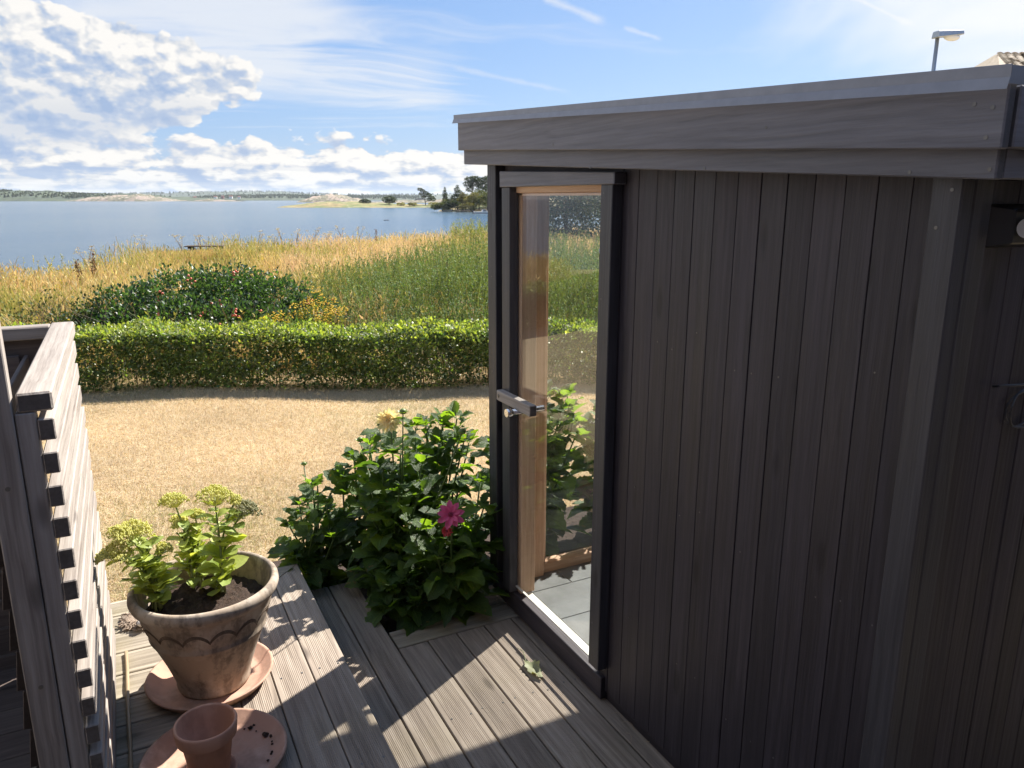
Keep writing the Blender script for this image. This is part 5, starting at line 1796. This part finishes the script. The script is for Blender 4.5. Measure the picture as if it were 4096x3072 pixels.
def cottage(u, Y_, zb, w_, h_, wall, label):
    B = cw(xat(u, Y_), Y_, zb)
    root = thing('cottage', B, label, 'house', rz=R(63 + random.uniform(-20, 20)))
    WLOC[root.name] = Vector((0, 0, 0))
    box('wall', -w_ / 2, w_ / 2, -w_ * .35, w_ * .35, -2, h_, wall, root, bev=0)
    hexa('roof', [(-w_ * .55, -w_ * .42, h_), (w_ * .55, -w_ * .42, h_), (w_ * .55, w_ * .42, h_), (-w_ * .55, w_ * .42, h_),
                  (-w_ * .55, -.05, h_ + w_ * .32), (w_ * .55, -.05, h_ + w_ * .32), (w_ * .55, .05, h_ + w_ * .32), (-w_ * .55, .05, h_ + w_ * .32)], M['red_roof'], root, bev=0)


for i, (u, zb, w_, wl__) in enumerate(((224, 6, 9, 'white_paint'), (231, 8, 8, 'red_paint'), (239, 7, 10, 'white_paint'), (247, 6, 8, 'white_paint'), (204, 5, 8, 'red_paint'))):
    cottage(u, 2440, WATER + zb, w_, 5, M[wl__], ['small white cottage left of the others on the wooded far shore', 'dark red cottage between the white ones on the far shore', 'largest white cottage on the wooded far shore', 'white cottage nearest the headland on the far shore', 'red cottage standing apart by the granite shore'][i])

# ------------------------------------------------------------------ trees across the bay
M['bark'] = plain('bark', (.10, .075, .06), .9, 0, .3, 3)


def tree(u, Y_, base_z, h, crown, label, cols, leaf=.42, n=2600, lean=0.0, group='trees across the bay', trunk=None, cat='tree', name='shore_tree'):
    """crown: list of (dx, dz, rx, rz) as shares of the height, in view-aligned directions"""
    Xc = xat(u, Y_)
    B = cw(Xc, Y_, base_z)
    root = thing(name, B, label, cat, group)
    lumps_ = []
    bm = bmesh.new()
    top = Vector((lean * h * CA, lean * h * SA, h * .85))
    tr_ = trunk if trunk else h * .022
    tube_bm([(0, 0, -.6), Vector(top) * .35 + Vector((0, 0, .02)), Vector(top) * .7, top], [tr_ * 1.3, tr_, tr_ * .7, tr_ * .3], 7, bm)
    for dx, dz, rx, rz in crown:
        dy = random.uniform(-.12, .12)
        off = Vector((dx * h * CA - dy * h * SA, dx * h * SA + dy * h * CA, dz * h))
        lumps_.append((*off, rx * h, rx * h, rz * h))
        s0 = Vector(top) * max(.2, min(.9, (dz - .12) / .85))
        tube_bm([s0, s0.lerp(off, .6), off], [tr_ * .45, tr_ * .3, tr_ * .12], 5, bm)
    link('trunk', bm_mesh('trunk', bm), M['bark'], root, B)
    _, _, lf = shrub_mass(lumps_, n, leaf, cols, .55, .3, .40)
    V, Fc, T_ = lf
    link('crown', mesh_np('crown', V, Fc, T_), M['leaf_dull'], root, B)
    return root


PINE = [(.040, .060, .030), (.055, .072, .034), (.032, .050, .028)]
LEAFG = [(.085, .105, .030), (.11, .125, .035), (.070, .090, .030)]
OLIVE = [(.13, .125, .040), (.16, .145, .045), (.11, .11, .04)]
DARK = [(.030, .048, .026), (.040, .060, .030), (.050, .066, .030)]
tree(428, 440, WATER + 1.3, 9.6, [(-.32, .88, .16, .07), (-.16, .80, .17, .08), (-.26, .62, .14, .06), (.02, .66, .18, .09), (.18, .55, .19, .10), (-.10, .45, .15, .07), (.34, .42, .18, .09), (.46, .30, .14, .08), (.22, .30, .16, .09)], 'windswept pine leaning alone on the headland', PINE, .42, 2600, -.10, name='pine_tree')
tree(393, 440, WATER + 1.2, 5.0, [(-.45, .55, .42, .28), (.0, .72, .48, .28), (.42, .52, .45, .28), (0, .38, .55, .22)], 'round crowned dark tree on the grassy headland', DARK, .40, 2200, name='round_tree')
tree(369, 445, WATER + 1.6, 3.2, [(-.55, .45, .55, .3), (.0, .62, .6, .3), (.55, .42, .6, .28)], 'low spreading bush left of the round tree on the headland', DARK, .38, 1500, name='spreading_bush')
tree(404, 436, WATER + 1.0, 1.9, [(-.6, .4, .7, .4), (.5, .4, .7, .4)], 'small yellow green shrub right of the round tree', [(.22, .21, .05), (.26, .24, .06)], .34, 700, name='low_shrub')
tree(416, 432, WATER + 1.0, 1.8, [(-.9, .4, .8, .4), (.2, .45, .9, .4)], 'yellow green shrub at the foot of the lone pine', [(.20, .20, .05), (.25, .23, .06)], .34, 800, name='low_shrub')
tree(436, 428, WATER + 1.0, 1.9, [(-.8, .4, .8, .4), (.4, .45, .9, .4)], 'yellow green shrub right of the lone pine', [(.22, .21, .05), (.26, .24, .06)], .34, 800, name='low_shrub')
tree(447, 296, WATER + .5, 8.2, [(0, .92, .05, .10), (0, .78, .08, .10), (0, .62, .11, .12), (0, .45, .14, .13), (0, .28, .16, .13)], 'slim pointed spruce at the left edge of the wooded bank', PINE, .30, 1800, name='spruce_tree')
tree(450, 290, WATER + .4, 5.0, [(-.2, .5, .34, .3), (.2, .6, .34, .3), (0, .3, .45, .26)], 'leafy shrub beneath the slim spruce on the bank', LEAFG, .32, 1800, name='bank_shrub')
tree(459, 292, WATER + .5, 8.8, [(0, .94, .06, .08), (-.02, .82, .13, .12), (.05, .68, .19, .14), (-.05, .5, .22, .16), (.04, .3, .24, .18)], 'broad pointed dark spruce on the wooded bank', DARK, .32, 2600, name='spruce_tree')
tree(464, 284, WATER + .6, 6.6, [(0, .8, .16, .16), (-.06, .58, .2, .18), (.08, .4, .24, .18), (0, .22, .26, .14)], 'olive green drooping tree right of the broad spruce', OLIVE, .32, 2200, name='bank_tree')
tree(474, 300, WATER + 1.6, 11.2, [(-.08, .90, .20, .09), (.10, .94, .18, .07), (-.16, .74, .16, .09), (.06, .76, .20, .11), (.20, .80, .18, .11), (-.10, .58, .14, .09)], 'tall dark pine rising over the wooded bank', PINE, .36, 3200, name='pine_tree')
tree(486, 298, WATER + 1.8, 11.0, [(-.10, .86, .22, .10), (.12, .92, .22, .10), (.0, .70, .26, .13), (.2, .64, .24, .14), (-.15, .55, .2, .12)], 'tall dark pine close behind the black corner board', DARK, .36, 3200, name='pine_tree')
tree(475, 282, WATER + .8, 6.2, [(-.3, .5, .3, .24), (.05, .78, .34, .18), (.35, .55, .32, .24), (0, .36, .42, .24)], 'yellow green rounded tree on the bank above the jetty', [(.17, .16, .045), (.22, .185, .05), (.13, .135, .04)], .34, 2600, name='bank_tree')
tree(488, 280, WATER + 1.0, 6.5, [(-.3, .45, .34, .28), (.1, .7, .36, .22), (.35, .4, .34, .28)], 'bushy green tree on the bank next to the boats', LEAFG, .34, 2600, name='bank_tree')
tree(469, 277, WATER + .6, 3.0, [(-.6, .4, .55, .34), (.1, .5, .6, .36), (.6, .4, .55, .34)], 'low tawny bush on the bank behind the jetty', OLIVE, .3, 1300, name='bank_shrub')
for i, (u_, Y_, h_, wd_) in enumerate(((442, 284, 2.6, .9), (454, 281, 3.4, .7), (467, 288, 5.4, .5), (480, 286, 7.4, .42), (492, 292, 9.0, .4))):
    tree(u_, Y_, WATER + .6 + .15 * i, h_, [(-wd_ * .7, .40, wd_ * .75, .34), (0, .62, wd_ * .8, .34), (wd_ * .7, .42, wd_ * .75, .34)],
         ['lowest green bush at the left tip of the wooded bank', 'green bush between the two spruces on the bank', 'green tree filling the gap right of the olive tree', 'green tree in front of the tall dark pines', 'large green tree half hidden behind the corner board'][i], (LEAFG, DARK, OLIVE, LEAFG, DARK)[i], .34, 2600, name='bank_shrub' if i < 2 else 'bank_tree')
# bigger trees right of the bay, seen through the hut's glass
for i, (Xc, Yc, h_) in enumerate(((3.2, 46, 5.6), (6.5, 52, 7.0), (10.5, 50, 6.2))):
    u_ = 512 + F_PX * Xc / Yc
    tree(u_, Yc, gz(Xc, Yc), h_, [(-.28, .48, .30, .22), (.02, .78, .30, .20), (.30, .52, .30, .24), (-.05, .50, .36, .26), (0, .26, .40, .22)],
         ['smallest dark tree by the shore seen through the hut glass', 'tall dark tree by the shore seen through the hut glass', 'dark tree by the shore hidden mostly behind the hut'][i], DARK, .16, 9000, group='trees right of the bay', name='shore_tree')

# ------------------------------------------------------------------ boats, jetty, raft
M['hull'] = plain('white_hull', (.75, .74, .72), .35, 0, .04)
M['boat_dark'] = plain('dark_boat_parts', (.05, .05, .06), .5, 0, .1)


def boat(u, Y_, L, label, cabin):
    B = cw(xat(u, Y_), Y_, WATER)
    root = thing('motor_boat', B, label, 'boat', rz=R(63 + 12))
    WLOC[root.name] = Vector((0, 0, 0))
    bm = bmesh.new()
    rows = []
    for i in range(9):
        s = i / 8
        x = -L / 2 + L * s
        hw = L * .18 * (1 - max(0, (s - .45) / .55) ** 2.2) + .02
        rows.append([bm.verts.new((x, -hw, .62 + .25 * s * s)), bm.verts.new((x, -hw * .75, .02)), bm.verts.new((x, 0, -.2)), bm.verts.new((x, hw * .75, .02)), bm.verts.new((x, hw, .62 + .25 * s * s)), bm.verts.new((x, 0, .45))])
    for a, b in zip(rows[:-1], rows[1:]):
        for k in range(6): bm.faces.new((a[k], a[(k + 1) % 6], b[(k + 1) % 6], b[k]))
    bm.faces.new(rows[0]); bm.faces.new(rows[-1][::-1])
    link('hull', bm_mesh('hull', bm), M['hull'], root, (0, 0, 0))
    if cabin:
        hexa('cabin', [(-L * .1, -L * .12, .5), (L * .22, -L * .10, .5), (L * .22, L * .10, .5), (-L * .1, L * .12, .5), (-L * .08, -L * .1, 1.25), (L * .1, -L * .08, 1.2), (L * .1, L * .08, 1.2), (-L * .08, L * .1, 1.25)], M['hull'], root)
        box('window', -L * .05, L * .12, -L * .118, -L * .112, .8, 1.1, M['boat_dark'], root, bev=0)
    box('outboard_motor', -L / 2 - .35, -L / 2 - .02, -.2, .2, .1, 1.1, M['boat_dark'], root, bev=.05)


boat(484.5, 245, 6.5, 'white motor boat moored beside the black hut corner', True)
boat(449, 288, 3.6, 'small white open boat at the left end of the wooded bank', False)
B = cw(xat(464, 268), 268, WATER)
jt = thing('jetty', B, 'weathered plank jetty on thin posts below the bank', 'jetty', rz=R(63))
WLOC[jt.name] = Vector((0, 0, 0))
for i in range(10): box('plank', -2.4 + i * .48, -1.95 + i * .48, -.6, .6, .55, .62, M['grey_y'], jt, bev=0)
for i in range(6):
    for s in (-.5, .5): cyl('post', (-2.2 + i * .88, s, -1.2), (-2.2 + i * .88, s, .9 if i % 2 else .548), .09, M['bark'], jt, 7)
B = cw(xat(389.2, 168), 168, WATER)
o = thing('floating_raft', B, 'small dark raft floating alone on the bay', 'raft', rz=R(63))
WLOC[o.name] = Vector((0, 0, 0))
for i in range(4): box('raft_plank', -.55, .55, -.4 + i * .2, -.22 + i * .2, .06, .13, M['old_x'], o, bev=0)
for s in (-.4, .4): cyl('float', (s, -.45, .02), (s, .45, .02), .07, M['boat_dark'], o, 8)

# ------------------------------------------------------------------ street lamp and neighbour's house behind the hut
Yl, zl = 17.5, CZ + 3.35
dl = Yl * CP - 3.35 * SP
Xl = (937.5 - 512) / F_PX * dl
B = cw(Xl, Yl, -.5)
sl = thing('street_lamp', B, 'grey street lamp with flat lantern rising above the hut roof', 'street lamp', rz=R(63 + 14))
WLOC[sl.name] = Vector((0, 0, 0))
hl = zl + .5
cyl('pole', (0, 0, -.2), (0, 0, hl), .055, M['steel'], sl, 12, .04)
hexa('lantern', [(-.07, -.11, hl - .02), (.60, -.10, hl + .075), (.60, .10, hl + .075), (-.07, .11, hl - .02), (-.06, -.09, hl + .12), (.59, -.08, hl + .17), (.59, .08, hl + .17), (-.06, .09, hl + .12)], M['steel'], sl, bev=.015)
bm = bmesh.new()
bmesh.ops.create_uvsphere(bm, u_segments=16, v_segments=8, radius=1)
for v in bm.verts:
    if v.co.z > .2: v.co.z = .2
    v.co = Vector((v.co.x * .20, v.co.y * .09, v.co.z * .09))
link('lamp_bowl', bm_mesh('lamp_bowl', bm), M['white_glass'], sl, (.36, 0, hl + .03), smooth=True)

Yh = 32.0
hzr = CZ + 5.35
dh = Yh * CP - 5.35 * SP
Xh = (988 - 512) / F_PX * dh
B = cw(Xh, Yh, -.5)
hs = thing('neighbour_house', B, "neighbouring house whose tan tiled roof shows above the hut roof", 'house', rz=R(63))
WLOC[hs.name] = Vector((0, 0, 0))
m, t, out = new_mat('tan_roof_tiles')
co = t.n('ShaderNodeTexCoord').outputs['Object']
n_ = t.noise(co, 6, 4, .6)
principled(t, out, Base_Color=t.ramp(n_, [(.3, (.32, .25, .17)), (.7, (.48, .39, .28))]), Roughness=.9)
M['tan_tile'] = m
hr = hzr + .85
box('wall', .2, 14, -3.4, 5.4, -.3, hr - 2.3, M['white_paint'], hs)
rfh = hexa('roof', [(-1.6, -4, hr - 2.4), (16, -4, hr - 2.4), (16, 6, hr - 2.4), (-1.6, 6, hr - 2.4), (.9, .9, hr - .02), (14, .9, hr - .02), (14, 1.1, hr - .02), (.9, 1.1, hr - .02)], M['tan_tile'], hs, bev=0)
tile_me = None
for r_ in range(8):
    for c_ in range(14):
        s0, s1 = 1 - (r_ + 1) * .045, 1 - r_ * .045
        xx = 1.0 + c_ * .30 - (1 - s1) * 1.2
        yy = -4 + (4.9) * s0
        zz_ = hr - 2.4 + 2.38 * s0
        if tile_me is None:
            bm = bmesh.new()
            vs = []
            for a in range(5):
                ph = a / 4 * math.pi
                for (yy_, zz__) in ((0, 0), (.26, .115)):
                    vs.append(bm.verts.new((a * .075 - .15, yy_, zz__ + .05 * math.sin(ph) + .03)))
            for a in range(4): bm.faces.new((vs[a * 2], vs[a * 2 + 2], vs[a * 2 + 3], vs[a * 2 + 1]))
            bmesh.ops.solidify(bm, geom=bm.faces[:], thickness=.02)
            tile_me = bm_mesh('roof_tile', bm)
            tile_me.materials.append(M['tan_tile'])
        link('roof_tile', tile_me, None, rfh, (xx, yy, zz_))

# ------------------------------------------------------------------ thin summer haze over the bay
m = bpy.data.materials.new('haze')
m.use_nodes = True
t = NT(m.node_tree)
out = t.n('ShaderNodeOutputMaterial')
pv = t.n('ShaderNodeVolumePrincipled', None, Color=(.80, .88, .97), Density=.00006, Anisotropy=.3)
m.node_tree.links.new(pv.outputs[0], out.inputs['Volume'])
A_ = np.array([(x, y, z) for z in (-9.0, 60.0) for x, y in ((-9500, -320), (9500, -320), (9500, 9400), (-9500, 9400))], float)
hz_o = link('haze', mesh_np('haze', cwn(A_), [(0, 3, 2, 1), (4, 5, 6, 7), (0, 1, 5, 4), (1, 2, 6, 5), (2, 3, 7, 6), (3, 0, 4, 7)]), m)
tag(hz_o, 'thin pale haze over the bay and far shore', 'haze', kind='stuff')
